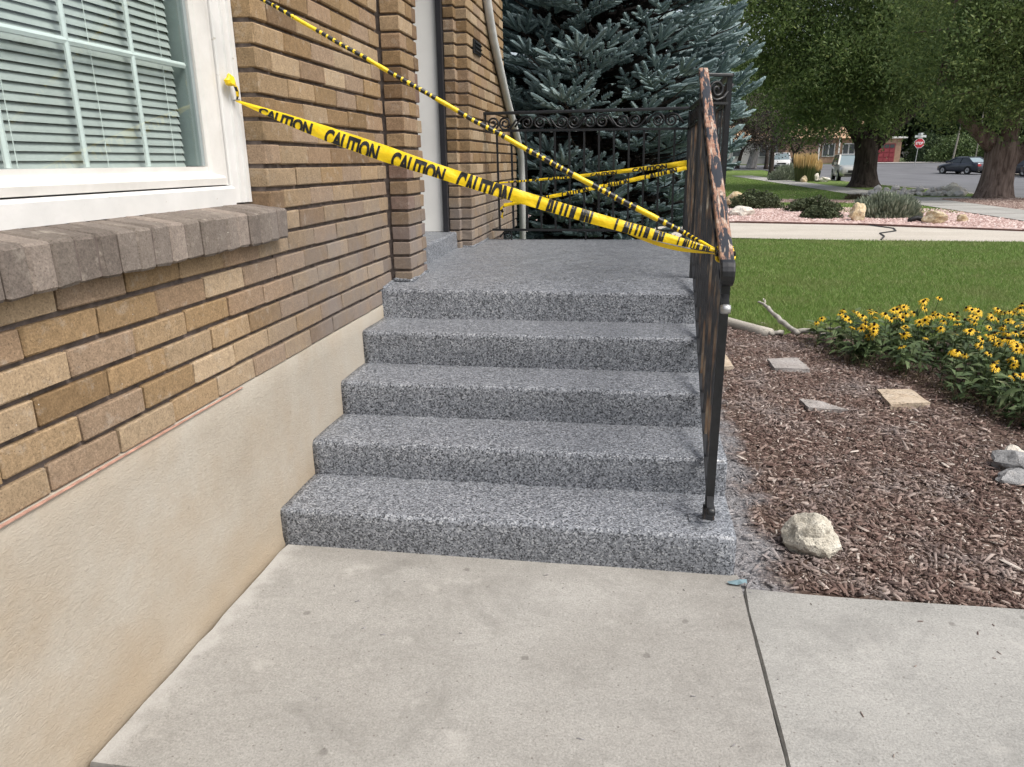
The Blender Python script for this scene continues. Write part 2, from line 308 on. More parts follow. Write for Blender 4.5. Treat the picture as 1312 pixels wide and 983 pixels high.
simple('chalk', (0.44, 0.26, 0.20), 0.95, 0.1, var=0.3, scale=30)
simple('cyan_rag', (0.16, 0.24, 0.27), 0.8)
# stones
def stonemat(name, cols, sc=14, spk=True):
    m, nt, b = newmat(name, 0.92, 0.15)
    c = ramp(nt, noise(nt, sc, 6, 0.65), [(0.3, cols[0]), (0.5, cols[1]), (0.7, cols[2])])
    if spk:
        d = nd(nt, 'ShaderNodeTexVoronoi', {'Vector': pos(nt), 'Scale': sc*4.5}).outputs['Distance']
        c = mix(nt, math_(nt, 'MULTIPLY', ramp(nt, d, [(0.2, 0.75), (0.35, 0)]), ramp(nt, noise(nt, sc*0.8, 3), [(0.42, 0), (0.55, 1)])), c, tuple(x*0.35 for x in cols[1]))
    setc(nt, b, c); bump(nt, b, noise(nt, sc*5, 5, 0.7), 0.9, 0.012); MAT[name] = m
stonemat('pale_stone', [(0.46, 0.42, 0.34), (0.60, 0.56, 0.47), (0.72, 0.69, 0.60)], 17)
stonemat('grey_stone', [(0.20, 0.20, 0.20), (0.30, 0.30, 0.30), (0.42, 0.41, 0.40)], 14, False)
stonemat('ochre_stone', [(0.36, 0.25, 0.13), (0.52, 0.42, 0.27), (0.66, 0.58, 0.44)], 9)
stonemat('white_stone', [(0.50, 0.46, 0.40), (0.62, 0.58, 0.51), (0.70, 0.67, 0.60)], 5)
stonemat('river_stone', [(0.40, 0.375, 0.35), (0.54, 0.51, 0.48), (0.70, 0.67, 0.63)], 4, False)
stonemat('paver_tan', [(0.42, 0.33, 0.24), (0.50, 0.41, 0.31), (0.57, 0.49, 0.39)], 9)
stonemat('paver_grey', [(0.28, 0.255, 0.235), (0.36, 0.33, 0.31), (0.42, 0.395, 0.375)], 9)
simple('edging_red', (0.16, 0.09, 0.075), 0.9, 0.1, var=0.3)
simple('driftwood', (0.36, 0.34, 0.30), 0.9, 0.1, var=0.35, scale=22, bmp=0.5)
# cars, far things
def carpaint(name, col, metal=0.3):
    m, nt, b = newmat(name, 0.28, 0.5); b.inputs['Base Color'].default_value = c4(col); b.inputs['Metallic'].default_value = metal
    b.inputs['Coat Weight'].default_value = 0.6; MAT[name] = m
carpaint('paint_silver', (0.44, 0.44, 0.41)); carpaint('paint_white', (0.74, 0.74, 0.73), 0.0); carpaint('paint_navy', (0.028, 0.034, 0.048)); carpaint('paint_plum', (0.026, 0.024, 0.034))
m, nt, b = newmat('car_glass', 0.06, 0.6); b.inputs['Base Color'].default_value = (0.03, 0.04, 0.045, 1); MAT['car_glass'] = m
m, nt, b = newmat('windscreen', 0.08, 0.8); b.inputs['Base Color'].default_value = (0.20, 0.26, 0.28, 1); MAT['windscreen'] = m
simple('tyre', (0.014, 0.014, 0.014), 0.85); simple('rim', (0.42, 0.42, 0.43), 0.35, 0.5, 0.8)
simple('lamp_clear', (0.7, 0.7, 0.7), 0.2, 0.6); simple('lamp_red', (0.40, 0.025, 0.03), 0.25, 0.6); simple('plate', (0.72, 0.72, 0.72), 0.5)
simple('black_trim', (0.018, 0.018, 0.018), 0.6)
simple('sign_red', (0.46, 0.025, 0.035), 0.45); simple('sign_white', (0.78, 0.78, 0.78), 0.45); simple('sign_green', (0.62, 0.66, 0.64), 0.5); simple('post_metal', (0.36, 0.37, 0.36), 0.5, 0.4, 0.4)
simple('far_brick', (0.36, 0.24, 0.17), 0.9, 0.1, var=0.2, scale=3); simple('far_roof', (0.46, 0.31, 0.20), 0.9, 0.1, var=0.2, scale=2)
simple('far_white', (0.72, 0.71, 0.68), 0.7); simple('far_grey', (0.40, 0.39, 0.37), 0.8); simple('garage_red', (0.23, 0.035, 0.045), 0.6); simple('far_glass', (0.06, 0.07, 0.075), 0.15)
simple('pole_wood', (0.26, 0.24, 0.20), 0.9); simple('hose_black', (0.02, 0.02, 0.02), 0.6)

# ------------------------------------------------------------------ mesh helpers
def link(o, parent=None):
    COL.objects.link(o)
    if parent is not None: o.parent = parent
    return o
def tag(o, label=None, cat=None, group=None, kind=None):
    if label: o['label'] = label
    if cat: o['category'] = cat
    if group: o['group'] = group
    if kind: o['kind'] = kind
    return o
def thing(name, label, cat, loc=(0, 0, 0), rz=0.0, group=None):
    o = bpy.data.objects.new(name, None); o.empty_display_size = 0.2; COL.objects.link(o)
    o.location = loc; o.rotation_euler = (0, 0, rz)
    return tag(o, label, cat, group)
def wloc(o):
    v = Vector((0, 0, 0))
    while o is not None: v = v + Vector(o.location); o = o.parent
    return v
class MB:
    def __init__(s): s.v = []; s.f = []; s.m = []
    def add(s, vs, fs, mi=0):
        k = len(s.v); s.v += [tuple(p) for p in vs]; s.f += [tuple(i+k for i in f) for f in fs]; s.m += [mi]*len(fs); return s
    def box(s, x0, x1, y0, y1, z0, z1, mi=0):
        vs = [(x, y, z) for z in (z0, z1) for y in (y0, y1) for x in (x0, x1)]
        return s.add(vs, [(0, 2, 3, 1), (4, 5, 7, 6), (0, 1, 5, 4), (2, 6, 7, 3), (0, 4, 6, 2), (1, 3, 7, 5)], mi)
    def bar(s, a, b, w, h, up=(0, 0, 1), mi=0):
        a = Vector(a); b = Vector(b); d = (b-a).normalized(); up = Vector(up)
        side = d.cross(up)
        if side.length < 1e-4: side = d.cross(Vector((0, 1, 0)))
        side.normalize(); u = side.cross(d)
        vs = [p + side*sx*w/2 + u*sz*h/2 for p in (a, b) for sx, sz in ((-1, -1), (1, -1), (1, 1), (-1, 1))]
        return s.add(vs, [(0, 1, 2, 3), (7, 6, 5, 4), (0, 4, 5, 1), (1, 5, 6, 2), (2, 6, 7, 3), (3, 7, 4, 0)], mi)
    def tube(s, path, rad, n=8, mi=0, cap=True, jit=0.0, matf=None):
        path = [Vector(p) for p in path]; k0 = len(s.v)
        if not hasattr(rad, '__len__'): rad = [rad]*len(path)
        t = (path[1]-path[0]).normalized(); nrm = t.orthogonal().normalized()
        for i, p in enumerate(path):
            t2 = (path[min(i+1, len(path)-1)]-path[max(i-1, 0)]).normalized()
            q = t.rotation_difference(t2); nrm = (q @ nrm).normalized(); t = t2; bn = t.cross(nrm)
            for j in range(n):
                a = 2*math.pi*j/n; rr = rad[i]*(1+jit*random.uniform(-1, 1))
                s.v.append(tuple(p + (nrm*math.cos(a)+bn*math.sin(a))*rr))
        for i in range(len(path)-1):
            for j in range(n):
                a = k0+i*n+j; b2 = k0+i*n+(j+1) % n
                s.f.append((a, b2, b2+n, a+n)); s.m.append(matf(i, j) if matf else mi)
        if cap:
            s.f.append(tuple(k0+j for j in reversed(range(n)))); s.m.append(mi)
            e = k0+(len(path)-1)*n; s.f.append(tuple(e+j for j in range(n))); s.m.append(mi)
        return s
    def lathe(s, prof, n=16, ax='z', c=(0, 0, 0), mi=0):
        k0 = len(s.v)
        for r_, z in prof:
            for j in range(n):
                a = 2*math.pi*j/n; x, y = r_*math.cos(a), r_*math.sin(a)
                p = (x, y, z) if ax == 'z' else ((z, x, y) if ax == 'x' else (x, z, y))
                s.v.append((p[0]+c[0], p[1]+c[1], p[2]+c[2]))
        for i in range(len(prof)-1):
            for j in range(n):
                s.f.append((k0+i*n+j, k0+i*n+(j+1) % n, k0+(i+1)*n+(j+1) % n, k0+(i+1)*n+j)); s.m.append(mi)
        return s
    def mesh(s, name, mats, off=(0, 0, 0), smooth=False):
        me = bpy.data.meshes.new(name)
        me.from_pydata([(v[0]-off[0], v[1]-off[1], v[2]-off[2]) for v in s.v], [], s.f)
        for mm in (mats if isinstance(mats, (list, tuple)) else [mats]): me.materials.append(MAT[mm])
        me.polygons.foreach_set('material_index', s.m)
        if smooth: me.polygons.foreach_set('use_smooth', [True]*len(s.f))
        bm = bmesh.new(); bm.from_mesh(me); bmesh.ops.recalc_face_normals(bm, faces=bm.faces); bm.to_mesh(me); bm.free()
        me.update(); return me
    def build(s, name, mats, parent=None, smooth=False, local=False):
        off = (0, 0, 0) if (parent is None or local) else wloc(parent)
        return link(bpy.data.objects.new(name, s.mesh(name, mats, off, smooth)), parent)
def fast(name, V, F, mats, parent=None, smooth=False, off=None, mi=None):
    V = np.asarray(V, np.float32).reshape(-1, 3); F = np.asarray(F, np.int32)
    if off is not None: V = V - np.asarray(off, np.float32)
    me = bpy.data.meshes.new(name); n, k = F.shape
    me.vertices.add(len(V)); me.vertices.foreach_set('co', V.ravel())
    me.loops.add(n*k); me.loops.foreach_set('vertex_index', F.ravel())
    me.polygons.add(n); me.polygons.foreach_set('loop_start', np.arange(0, n*k, k, dtype=np.int32)); me.polygons.foreach_set('loop_total', np.full(n, k, np.int32))
    for mm in (mats if isinstance(mats, (list, tuple)) else [mats]): me.materials.append(MAT[mm])
    if mi is not None: me.polygons.foreach_set('material_index', np.asarray(mi, np.int32))
    if smooth: me.polygons.foreach_set('use_smooth', np.ones(n, bool))
    me.update(calc_edges=True)
    return link(bpy.data.objects.new(name, me), parent)
def sheet(name, poly, z, mat, kind='structure', thick=0.0, parent=None):
    b = MB(); n = len(poly)
    zf = z if callable(z) else (lambda x, y: z)
    b.add([(x, y, zf(x, y)) for x, y in poly], [tuple(range(n))])
    if thick:
        b.add([(x, y, zf(x, y)) for x, y in poly] + [(x, y, zf(x, y)-thick) for x, y in poly], [(i, (i+1) % n, (i+1) % n+n, i+n) for i in range(n)])
    o = b.build(name, mat, parent)
    if kind and parent is None: o['kind'] = kind
    return o
def rock_mesh(name, mat, size, seed, sub=3, rough=0.28, flat=0.75, facet=0.0):
    bm = bmesh.new(); bmesh.ops.create_icosphere(bm, subdivisions=sub, radius=1.0)
    rnd = random.Random(seed); planes = [(Vector((rnd.uniform(-1, 1), rnd.uniform(-1, 1), rnd.uniform(-0.6, 1))).normalized(), rnd.uniform(0.62, 0.9)) for _ in range(9)]
    for v in bm.verts:
        p = v.co.copy()
        for nn, d in planes:
            q = p.dot(nn)
            if q > d: p -= nn*(q-d)
        k = mnoise.noise(p*1.7+Vector((seed*3.1, 0, 0)))*rough + mnoise.noise(p*5+Vector((0, seed, 0)))*rough*0.35 + mnoise.noise(p*13+Vector((0, seed, 0)))*rough*0.12
        p *= 1+k
        v.co = Vector((p.x*size[0], p.y*size[1], p.z*size[2]))
    zmin = min(v.co.z for v in bm.verts)
    for v in bm.verts: v.co.z = max(v.co.z, zmin*flat) - zmin*flat
    me = bpy.data.meshes.new(name); bm.to_mesh(me); bm.free(); me.materials.append(MAT[mat]); return me
def rock(name, mat, loc, size, seed, label, cat='rock', rz=0.0, group=None, sub=3, sink=0.02, rough=0.28):
    o = link(bpy.data.objects.new(name, rock_mesh(name, mat, size, seed, sub, rough)))
    o.location = (loc[0], loc[1], loc[2]-sink); o.rotation_euler = (0, 0, rz); return tag(o, label, cat, group)
def smooth01(t): t = max(0.0, min(1.0, t)); return t*t*(3-2*t)

# ================================================================== THE SETTING
def TZ(x, y): return 0.9*smooth01((y-66)/28.0)
def gridsheet(name, xs, ys, dz, mat, kind='structure'):
    b = MB(); nx = len(xs)
    b.v = [(x, y, TZ(x, y)+dz) for y in ys for x in xs]
    b.f = [(j*nx+i, j*nx+i+1, (j+1)*nx+i+1, (j+1)*nx+i) for j in range(len(ys)-1) for i in range(nx-1)]; b.m = [0]*len(b.f)
    o = b.build(name, mat, smooth=True); o['kind'] = kind; return o
YS = [-120, -40, 0, 30, 60, 66, 70, 74, 78, 82, 86, 90, 94, 100, 140, 250, 700]
gridsheet('ground', [-500, -60, -10, 0, 20, 60, 150, 600], YS, -0.12, 'far_ground')
# planting bed soil beside the steps
sheet('mulch_bed', [(1.70, -0.02), (6.5, -0.35), (6.5, 4.6), (2.9, 4.9), (2.62, 4.05), (2.25, 4.40), (1.2, 5.4), (1.2, 0.4)], -0.012, 'mulch_soil')
# front lawn
LAWN = [(1.0, 5.7), (2.25, 4.42), (2.62, 4.05), (2.9, 4.4), (6.5, 4.1), (6.5, -3), (14.4, -3), (14.4, 11.85), (-6, 12.3), (-6, 5.7)]
sheet('lawn', LAWN, -0.004, 'lawn_ground')
# driveway across the lawn's far edge
dw = sheet('driveway', [(-8, 12.45), (3.2, 12.32), (5.3, 11.86), (14.4, 11.5), (14.4, 12.6), (8.9, 13.72), (6.25, 15.18), (3.7, 15.85), (-8, 16.1)], 0.004, 'drive')
# hose / tar crack on the driveway
b = MB(); b.tube([(6.45, 15.1, 0.012), (6.7, 14.3, 0.012), (6.55, 13.7, 0.012), (6.1, 13.2, 0.012), (6.0, 12.6, 0.012), (5.75, 11.95, 0.012)], [0.016]*6, 6)
b.build('tar_seam', 'hose_black', dw)
# pink gravel bed
sheet('gravel_bed', [(-8, 16.2), (3.7, 15.95), (6.25, 15.28), (8.9, 13.82), (10.05, 13.4), (10.05, 18.4), (9.4, 19.6), (7.8, 21.2), (4.6, 22.9), (-8, 24)], 0.0, 'gravel_pink_ground')
sheet('gravel_bed_edge', [(4.0, 25.6), (7.6, 24.6), (10.05, 23.2), (10.05, 24.4), (7.6, 26.2), (4.0, 27.6)], 0.006, 'gravel_brown_ground')
sheet('neighbour_lawn', [(-8, 24), (4.6, 22.9), (7.8, 21.2), (9.4, 19.6), (10.05, 18.4), (10.05, 70), (-8, 70)], 0.001, 'lawn_ground')
# pavement along the street
pav = sheet('sidewalk', [(10.1, -6), (11.85, -6), (11.85, 69), (10.1, 69)], 0.012, 'sidewalk')
b = MB()
for k in range(44): b.box(10.11, 11.84, -5.0+k*1.7, -5.0+k*1.7+0.02, 0.010, 0.0165)
b.build('joint', 'mortar', pav)
sheet('driveway_apron', [(11.85, 26.0), (14.55, 26.0), (14.55, 27.7), (11.85, 27.7)], 0.010, 'sidewalk')
sheet('verge_gravel', [(11.85, 12.6), (14.5, 12.6), (14.5, 26.0), (11.85, 26.0)], 0.012, 'gravel_brown_ground')
sheet('verge_grass', [(11.85, 27.7), (14.5, 27.7), (14.5, 69), (11.85, 69)], 0.008, 'lawn_ground')
gridsheet('road', [14.75, 20, 26, 31.6], [-60, 0, 40, 60, 66, 70, 74, 79], -0.10, 'asphalt')
gridsheet('cross_road', [-90, -30, 0, 20, 40, 70, 140], [79, 82, 86, 90], -0.095, 'asphalt')
b = MB()
for y0, y1 in [(-40+6*k, -34+6*k-0.02) for k in range(17)]: b.box(14.55, 14.77, y0, y1, -0.12, 0.02)
o = b.build('kerb', 'kerb'); o['kind'] = 'structure'
gridsheet('far_pavement', [31.6, 36, 60, 140], [-60, 60, 66, 70, 74, 78.8], 0.02, 'drive')
gridsheet('far_driveway', [27.5, 32, 38, 60], [90.2, 93, 96, 99.6], -0.05, 'sidewalk')
gridsheet('far_verge', [-90, 0, 14.4], [69.2, 72, 75, 78.9], -0.06, 'lawn_ground')

# front walk: two slabs with a joint
walk = sheet('front_walk', [(-0.03, -4.0), (5.8, -4.2), (5.8, 0.12), (-0.03, 0.12)], -0.05, 'mortar')
def slab(x0, x1, y0, y1, mat, z=0.0, front=None):
    bm = bmesh.new(); nx, ny = 26, 16
    yr = front or (lambda x: y1)
    vs = [[bm.verts.new((x0+(x1-x0)*i/nx + (mnoise.noise(Vector((i*.6, j*1.3, 3)))*(0.012 if i == 0 else 0.002) if i in (0, nx) else 0), y0+(yr(x0+(x1-x0)*i/nx)-y0)*j/ny, z + mnoise.noise(Vector((i*.2+x0, j*.25, 1)))*0.0015)) for i in range(nx+1)] for j in range(ny+1)]
    for j in range(ny):
        for i in range(nx): bm.faces.new((vs[j][i], vs[j][i+1], vs[j+1][i+1], vs[j+1][i]))
    ed = [e for e in bm.edges if e.is_boundary]
    r = bmesh.ops.extrude_edge_only(bm, edges=ed)
    for v in r['geom']:
        if isinstance(v, bmesh.types.BMVert):
            v.co.z -= 0.012
            cx, cy = (x0+x1)/2, (y0+y1)/2
            v.co.x += 0.006*(1 if v.co.x > cx+(x1-x0)*.495 else -1 if v.co.x < cx-(x1-x0)*.495 else 0)
    ed = [e for e in bm.edges if e.is_boundary]
    r = bmesh.ops.extrude_edge_only(bm, edges=ed)
    for v in r['geom']:
        if isinstance(v, bmesh.types.BMVert): v.co.z -= 0.08
    bmesh.ops.recalc_face_normals(bm, faces=bm.faces)
    me = bpy.data.meshes.new('slab'); bm.to_mesh(me); bm.free(); me.materials.append(MAT[mat])
    return link(bpy.data.objects.new('slab', me), walk)
slab(0.014, 1.727, -1.03, 0.085, 'walk')
slab(1.740, 4.2, -2.2, -0.01, 'walk_grey', 0.0, lambda x: 0.005-0.022*(x-1.74)-0.01*math.sin(x*4))
slab(0.014, 1.727, -2.2, -1.05, 'walk', -0.004)
# dark grit in the walk joint, scrap of blue rag at its head
b = MB()
for k in range(260):
    y = random.uniform(-1.6, 0.0); x = random.uniform(1.725, 1.743); l = random.uniform(.003, .012)
    b.box(x, x+random.uniform(.003, .007), y, y+l, -0.035, -0.026+random.uniform(0, .012))
o = b.build('joint_debris', 'mulch_soil', walk); o['kind'] = 'stuff'

# ================================================================== THE HOUSE
house = thing('brick_house', 'tan brick house with stuccoed foundation, white window and recessed doorway', 'house')
CR, ZF = 0.081, 0.700
PAL = [(0.300, 0.205, 0.105), (0.330, 0.235, 0.130), (0.365, 0.270, 0.160), (0.255, 0.170, 0.085), (0.295, 0.205, 0.122), (0.325, 0.236, 0.150), (0.395, 0.300, 0.185), (0.225, 0.150, 0.082)]
def bcol(rnd, kind='wall'):
    c = rnd.choices(PAL, [5, 5, 4, 4, 3, 2.5, 2.5, 2])[0]; c = (c[0]*0.895, c[1]*0.89, c[2]*0.95); k = rnd.uniform(0.88, 1.12)
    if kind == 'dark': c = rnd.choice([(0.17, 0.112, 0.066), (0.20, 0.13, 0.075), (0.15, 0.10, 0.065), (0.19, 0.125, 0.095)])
    if kind == 'sill': c = rnd.choice([(0.175, 0.148, 0.126), (0.205, 0.174, 0.150), (0.16, 0.134, 0.115), (0.225, 0.188, 0.160)])
    return (c[0]*k, c[1]*k, c[2]*k, 1)
def make_brick_mesh(seed, mat):
    bm = bmesh.new(); bmesh.ops.create_cube(bm, size=1.0)
    return bm
_bm_cache = {}
def brick_mesh(lx, ly, lz, var):
    key = (round(lx, 3), round(ly, 3), round(lz, 3), var)
    if key in _bm_cache: return _bm_cache[key]
    bm = bmesh.new(); bmesh.ops.create_cube(bm, size=1.0)
    rnd = random.Random(hash(key) & 0xffff)
    for v in bm.verts: v.co = Vector((v.co.x*lx, v.co.y*ly, v.co.z*lz))
    bmesh.ops.bevel(bm, geom=list(bm.edges), offset=0.0042, segments=1, profile=0.5, affect='EDGES')
    for v in bm.verts: v.co += Vector((rnd.uniform(-1, 1), rnd.uniform(-1, 1), rnd.uniform(-1, 1)))*0.0018
    me = bpy.data.meshes.new('brick'); bm.to_mesh(me); bm.free(); me.materials.append(MAT['brick']); _bm_cache[key] = me
    return me
BR = random.Random(5); stuff_bricks = []; n_bricks = 0
def brick(x0, x1, y0, y1, z0, z1, parent, kind='wall', single=True, tilt=0.0):
    global n_bricks
    col = bcol(BR, kind)
    if not single: stuff_bricks.append((x0, x1, y0, y1, z0, z1, col)); return
    o = bpy.data.objects.new('brick', brick_mesh(x1-x0, y1-y0, z1-z0, BR.randrange(3)))
    o.location = ((x0+x1)/2+BR.uniform(-.0022, .0022), (y0+y1)/2, (z0+z1)/2+BR.uniform(-.0012, .0012)); o.rotation_euler = (BR.uniform(-.004, .004), tilt, BR.uniform(-.006, .006)); o.color = col
    link(o, parent); n_bricks += 1; return o
BH = 0.0675          # brick height, the rest of the course is a raked bed joint
# foundation
b = MB()
N = 60
ys = [-2.6+i*(4.3)/N for i in range(N+1)]
zs = [-0.25, -0.02, 0.0, 0.03, 0.1, 0.2, 0.35, 0.5, 0.62, 0.69, 0.699]
for j, z in enumerate(zs):
    for i, y in enumerate(ys):
        fx = 0.001 + 0.003*mnoise.noise(Vector((y*2.2, z*3, 0.3))) + (0.006*(1-z/0.03) if z < 0.03 and z >= 0 else 0) - (0.004 if z > 0.695 else 0)
        b.v.append((fx, y, z))
b.f = [(j*(N+1)+i, j*(N+1)+i+1, (j+1)*(N+1)+i+1, (j+1)*(N+1)+i) for j in range(len(zs)-1) for i in range(N)]; b.m = [0]*len(b.f)
b.box(-0.30, -0.004, -2.6, 1.7, -0.25, 0.6995)
fo = b.build('foundation', 'stucco', house, smooth=True)
b = MB()
for k in range(60):
    y = -1.35+k*0.03
    if y > -0.1: break
    w = 0.0034*(0.3+0.9*random.random())*(1.0 if y < -0.5 else 0.6)
    b.box(-0.002, 0.0065, y, y+0.031, ZF-0.004, ZF-0.004+w)
b.build('chalk_line', 'chalk', fo)
# mortar backing, split round the window and doorway
wall = thing('wall', None, None); wall.parent = house
for k in ('label', 'category'):
    if k in wall: del wall[k]
b = MB()
b.box(-0.30, -0.017, -2.6, 0.262, 0.700, 1.17)
b.box(-0.30, -0.017, 0.273, 1.70, 0.700, 3.6); b.box(-0.30, -0.105, 0.2655, 0.273, 0.700, 3.6)
b.box(-0.30, -0.017, -2.6, 0.262, 2.62, 3.6)
b.box(-0.30, 0.098, 1.634, 1.93, 0.72, 3.6)
b.box(-0.30, -0.06, 3.20, 3.35, 0.72, 3.6)
b.box(-0.30, 0.022, 3.203, 3.35, 0.72, 3.6)
b.box(-0.30, 0.098, 3.275, 4.76, 0.5, 3.6)
b.box(-0.30, -0.03, 1.93, 3.20, 3.0, 3.6)
b.build('mortar_joints', 'mortar', wall)
# main wall courses
J0 = 0.507
for k in range(20):
    z0 = ZF+k*CR+0.003; z1 = z0+BH
    off = J0 if k % 2 == 0 else J0+0.122
    start = -1.55 if z1 < 1.19 else 0.268
    y = off-0.244*12
    while y < 1.62:
        a, c = max(y+0.0040, start), min(y+0.244-0.0040, 1.621)
        if c-a > 0.02: brick(-0.103, 0.0, a, c, z0, z1, wall)
        y += 0.244
# pilaster beside the doorway
pil = thing('pilaster', None, None); pil.parent = house
for k in ('label', 'category'):
    if k in pil: del pil[k]
for k in range(1, 20):
    z0 = ZF+k*CR+0.003; z1 = z0+BH
    if k % 2 == 0:
        brick(0.012, 0.115, 1.621, 1.7345, z0, z1, pil, 'dark' if BR.random() < .35 else 'wall'); brick(0.012, 0.115, 1.7415, 1.8550, z0, z1, pil)
    else: brick(0.012, 0.115, 1.621, 1.8565, z0, z1, pil)
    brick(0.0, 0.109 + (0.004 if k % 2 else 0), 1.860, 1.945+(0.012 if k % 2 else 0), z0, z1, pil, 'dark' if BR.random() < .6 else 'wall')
# far pilaster and wing wall past the doorway, flaring at its foot
wing = thing('wing_wall', None, None); wing.parent = house
for k in ('label', 'category'):
    if k in wing: del wing[k]
def yend(z): return 4.80+0.72*smooth01((2.30-z)/0.85)
for k in range(1, 30):
    z0 = ZF+k*CR+0.003; z1 = z0+BH
    brick(-0.045, 0.035, 3.19, 3.262, z0, z1, wing, single=(k <= 17))
    ye = yend(z0)
    cuts = [3.262]+[3.262+(0.122 if k % 2 else 0.244)+0.244*i for i in range(12)]
    for i in range(len(cuts)-1):
        a, c = cuts[i]+(0.0035 if i else 0), min(cuts[i+1]-0.0035, ye)
        if c-a > 0.03: brick(0.010, 0.114, a, c, z0, z1, wing, single=(i < 1 and k <= 14))
b = MB()
for k in range(1, 30):
    z0 = ZF+k*CR; b.box(-0.25, 0.099, 4.70, yend(z0)-0.012, z0, z0+CR)
b.build('mortar_joints', 'mortar', wing)
V = []; F = []; Cc = []
for (x0, x1, y0, y1, z0, z1, col) in stuff_bricks:
    me = brick_mesh(x1-x0, y1-y0, z1-z0, 0); base = len(V); dx = BR.uniform(-.002, .002)
    V += [(v.co.x+(x0+x1)/2+dx, v.co.y+(y0+y1)/2, v.co.z+(z0+z1)/2) for v in me.vertices]
    F += [tuple(i+base for i in p.vertices) for p in me.polygons]; Cc += [col]*len(me.vertices)
me = bpy.data.meshes.new('brickwork'); me.from_pydata(V, [], F); me.materials.append(MAT['brick_attr'])
at = me.color_attributes.new('col', 'FLOAT_COLOR', 'POINT'); at.data.foreach_set('color', np.asarray(Cc, np.float32).ravel())
o = link(bpy.data.objects.new('brickwork', me), wing); o['kind'] = 'stuff'
# upper house mass so that the sky is screened as it is in the place
b = MB(); b.box(-9, -0.31, -9, 4.76, -0.2, 3.6); b.build('house_body', 'mortar', house)
b = MB(); b.add([(0.36, -9.4, 3.75), (0.36, 5.0, 3.75), (-4.5, 5.3, 6.6), (-4.5, -9.4, 6.6), (-9.6, -9.4, 3.55), (-9.6, 5.3, 3.55)], [(0, 1, 2, 3), (3, 2, 5, 4), (0, 3, 4), (1, 5, 2), (0, 4, 5, 1)]); b.build('roof', 'weathered_wood', house)

# brick window sill (rowlock course)
sill = thing('window_sill', None, None); sill.parent = house
for k in ('label', 'category'):
    if k in sill: del sill[k]
y = 0.292; k = 0
while y > -1.7:
    w = 0.0735+BR.uniform(-.004, .004)
    bm = bmesh.new(); bmesh.ops.create_cube(bm, size=1.0)
    xa, xb = -0.125, 0.052+BR.uniform(-.004, .004)
    for v in bm.verts:
        xx = xa if v.co.x < 0 else xb
        zz = 1.168+BR.uniform(-.003, .003) if v.co.z < 0 else (1.302 if v.co.x < 0 else 1.276+BR.uniform(-.002, .002))
        v.co = Vector((xx-(xa+xb)/2, v.co.y*(w-0.004), zz-1.23))
    bmesh.ops.bevel(bm, geom=list(bm.edges), offset=0.007, segments=1, profile=0.5, affect='EDGES')
    for v in bm.verts: v.co += Vector((BR.uniform(-1, 1), BR.uniform(-1, 1), BR.uniform(-1, 1)))*0.0018
    me = bpy.data.meshes.new('sill_brick'); bm.to_mesh(me); bm.free(); me.materials.append(MAT['brick'])
    o = bpy.data.objects.new('sill_brick', me); o.location = ((xa+xb)/2, y-w/2, 1.23); o.rotation_euler = (BR.uniform(-.02, .02), 0, 0); o.color = bcol(BR, 'sill'); link(o, sill)
    y -= w; k += 1
b = MB(); b.box(-0.12, 0.044, -1.7, 0.287, 1.176, 1.268); b.build('sill_mortar', 'mortar', sill)

# window
win = thing('window', None, None); win.parent = house
for k in ('label', 'category'):
    if k in win: del win[k]
def prof_vert(name, pts, z0, z1, mat):      # (x, y) section extruded up
    b = MB(); n = len(pts)
    b.add([(x, y, z0) for x, y in pts]+[(x, y, z1) for x, y in pts], [(i, (i+1) % n, (i+1) % n+n, i+n) for i in range(n)]+[tuple(range(n)), tuple(range(2*n-1, n-1, -1))])
    return b.build(name, mat, win)
def prof_hor(name, pts, y0, y1, mat):       # (x, z) section extruded along the wall
    b = MB(); n = len(pts)
    b.add([(x, y0, z) for x, z in pts]+[(x, y1, z) for x, z in pts], [(i, (i+1) % n, (i+1) % n+n, i+n) for i in range(n)]+[tuple(range(n)), tuple(range(2*n-1, n-1, -1))])
    return b.build(name, mat, win)
prof_vert('casing', [(-0.2, 0.176), (-0.100, 0.176), (-0.094, 0.180), (-0.090, 0.214), (-0.083, 0.217), (-0.081, 0.244), (-0.073, 0.247), (-0.071, 0.2645), (-0.2, 0.2645)], 1.3015, 2.6, 'white_paint')
prof_vert('frame', [(-0.2, 0.0865), (-0.124, 0.0865), (-0.112, 0.095), (-0.104, 0.150), (-0.106, 0.1735), (-0.2, 0.1735)], 1.3645, 2.6, 'vinyl')
prof_hor('frame_bottom', [(-0.2, 1.366), (-0.100, 1.366), (-0.098, 1.388), (-0.116, 1.410), (-0.126, 1.412), (-0.126, 1.4275), (-0.2, 1.4275)], -1.7, 0.149, 'vinyl')
prof_hor('sill_board', [(-0.2, 1.296), (-0.085, 1.296), (-0.083, 1.352), (-0.094, 1.361), (-0.2, 1.3635)], -1.7, 0.1755, 'white_paint')
prof_vert('gasket', [(-0.2, 0.0705), (-0.134, 0.0705), (-0.132, 0.084), (-0.2, 0.084)], 1.43, 2.6, 'gasket')
for yy in (-0.73, -0.463, -0.195, -0.997, -1.264): prof_vert('muntin', [(-0.158, yy-.0085), (-0.152, yy-.0085), (-0.149, yy), (-0.152, yy+.0085), (-0.158, yy+.0085)], 1.430, 2.6, 'muntin')
for zz in (1.745, 2.06): prof_hor('muntin', [(-0.1585, zz-.0085), (-0.1525, zz-.0085), (-0.1485, zz), (-0.1525, zz+.0085), (-0.1585, zz+.0085)], -1.7, 0.070, 'muntin')
b = MB(); b.add([(-0.140, -1.7, 1.428), (-0.140, 0.0705, 1.428), (-0.140, 0.0705, 2.6), (-0.140, -1.7, 2.6)], [(0, 1, 2, 3)]); b.build('pane', 'window_glass', win)
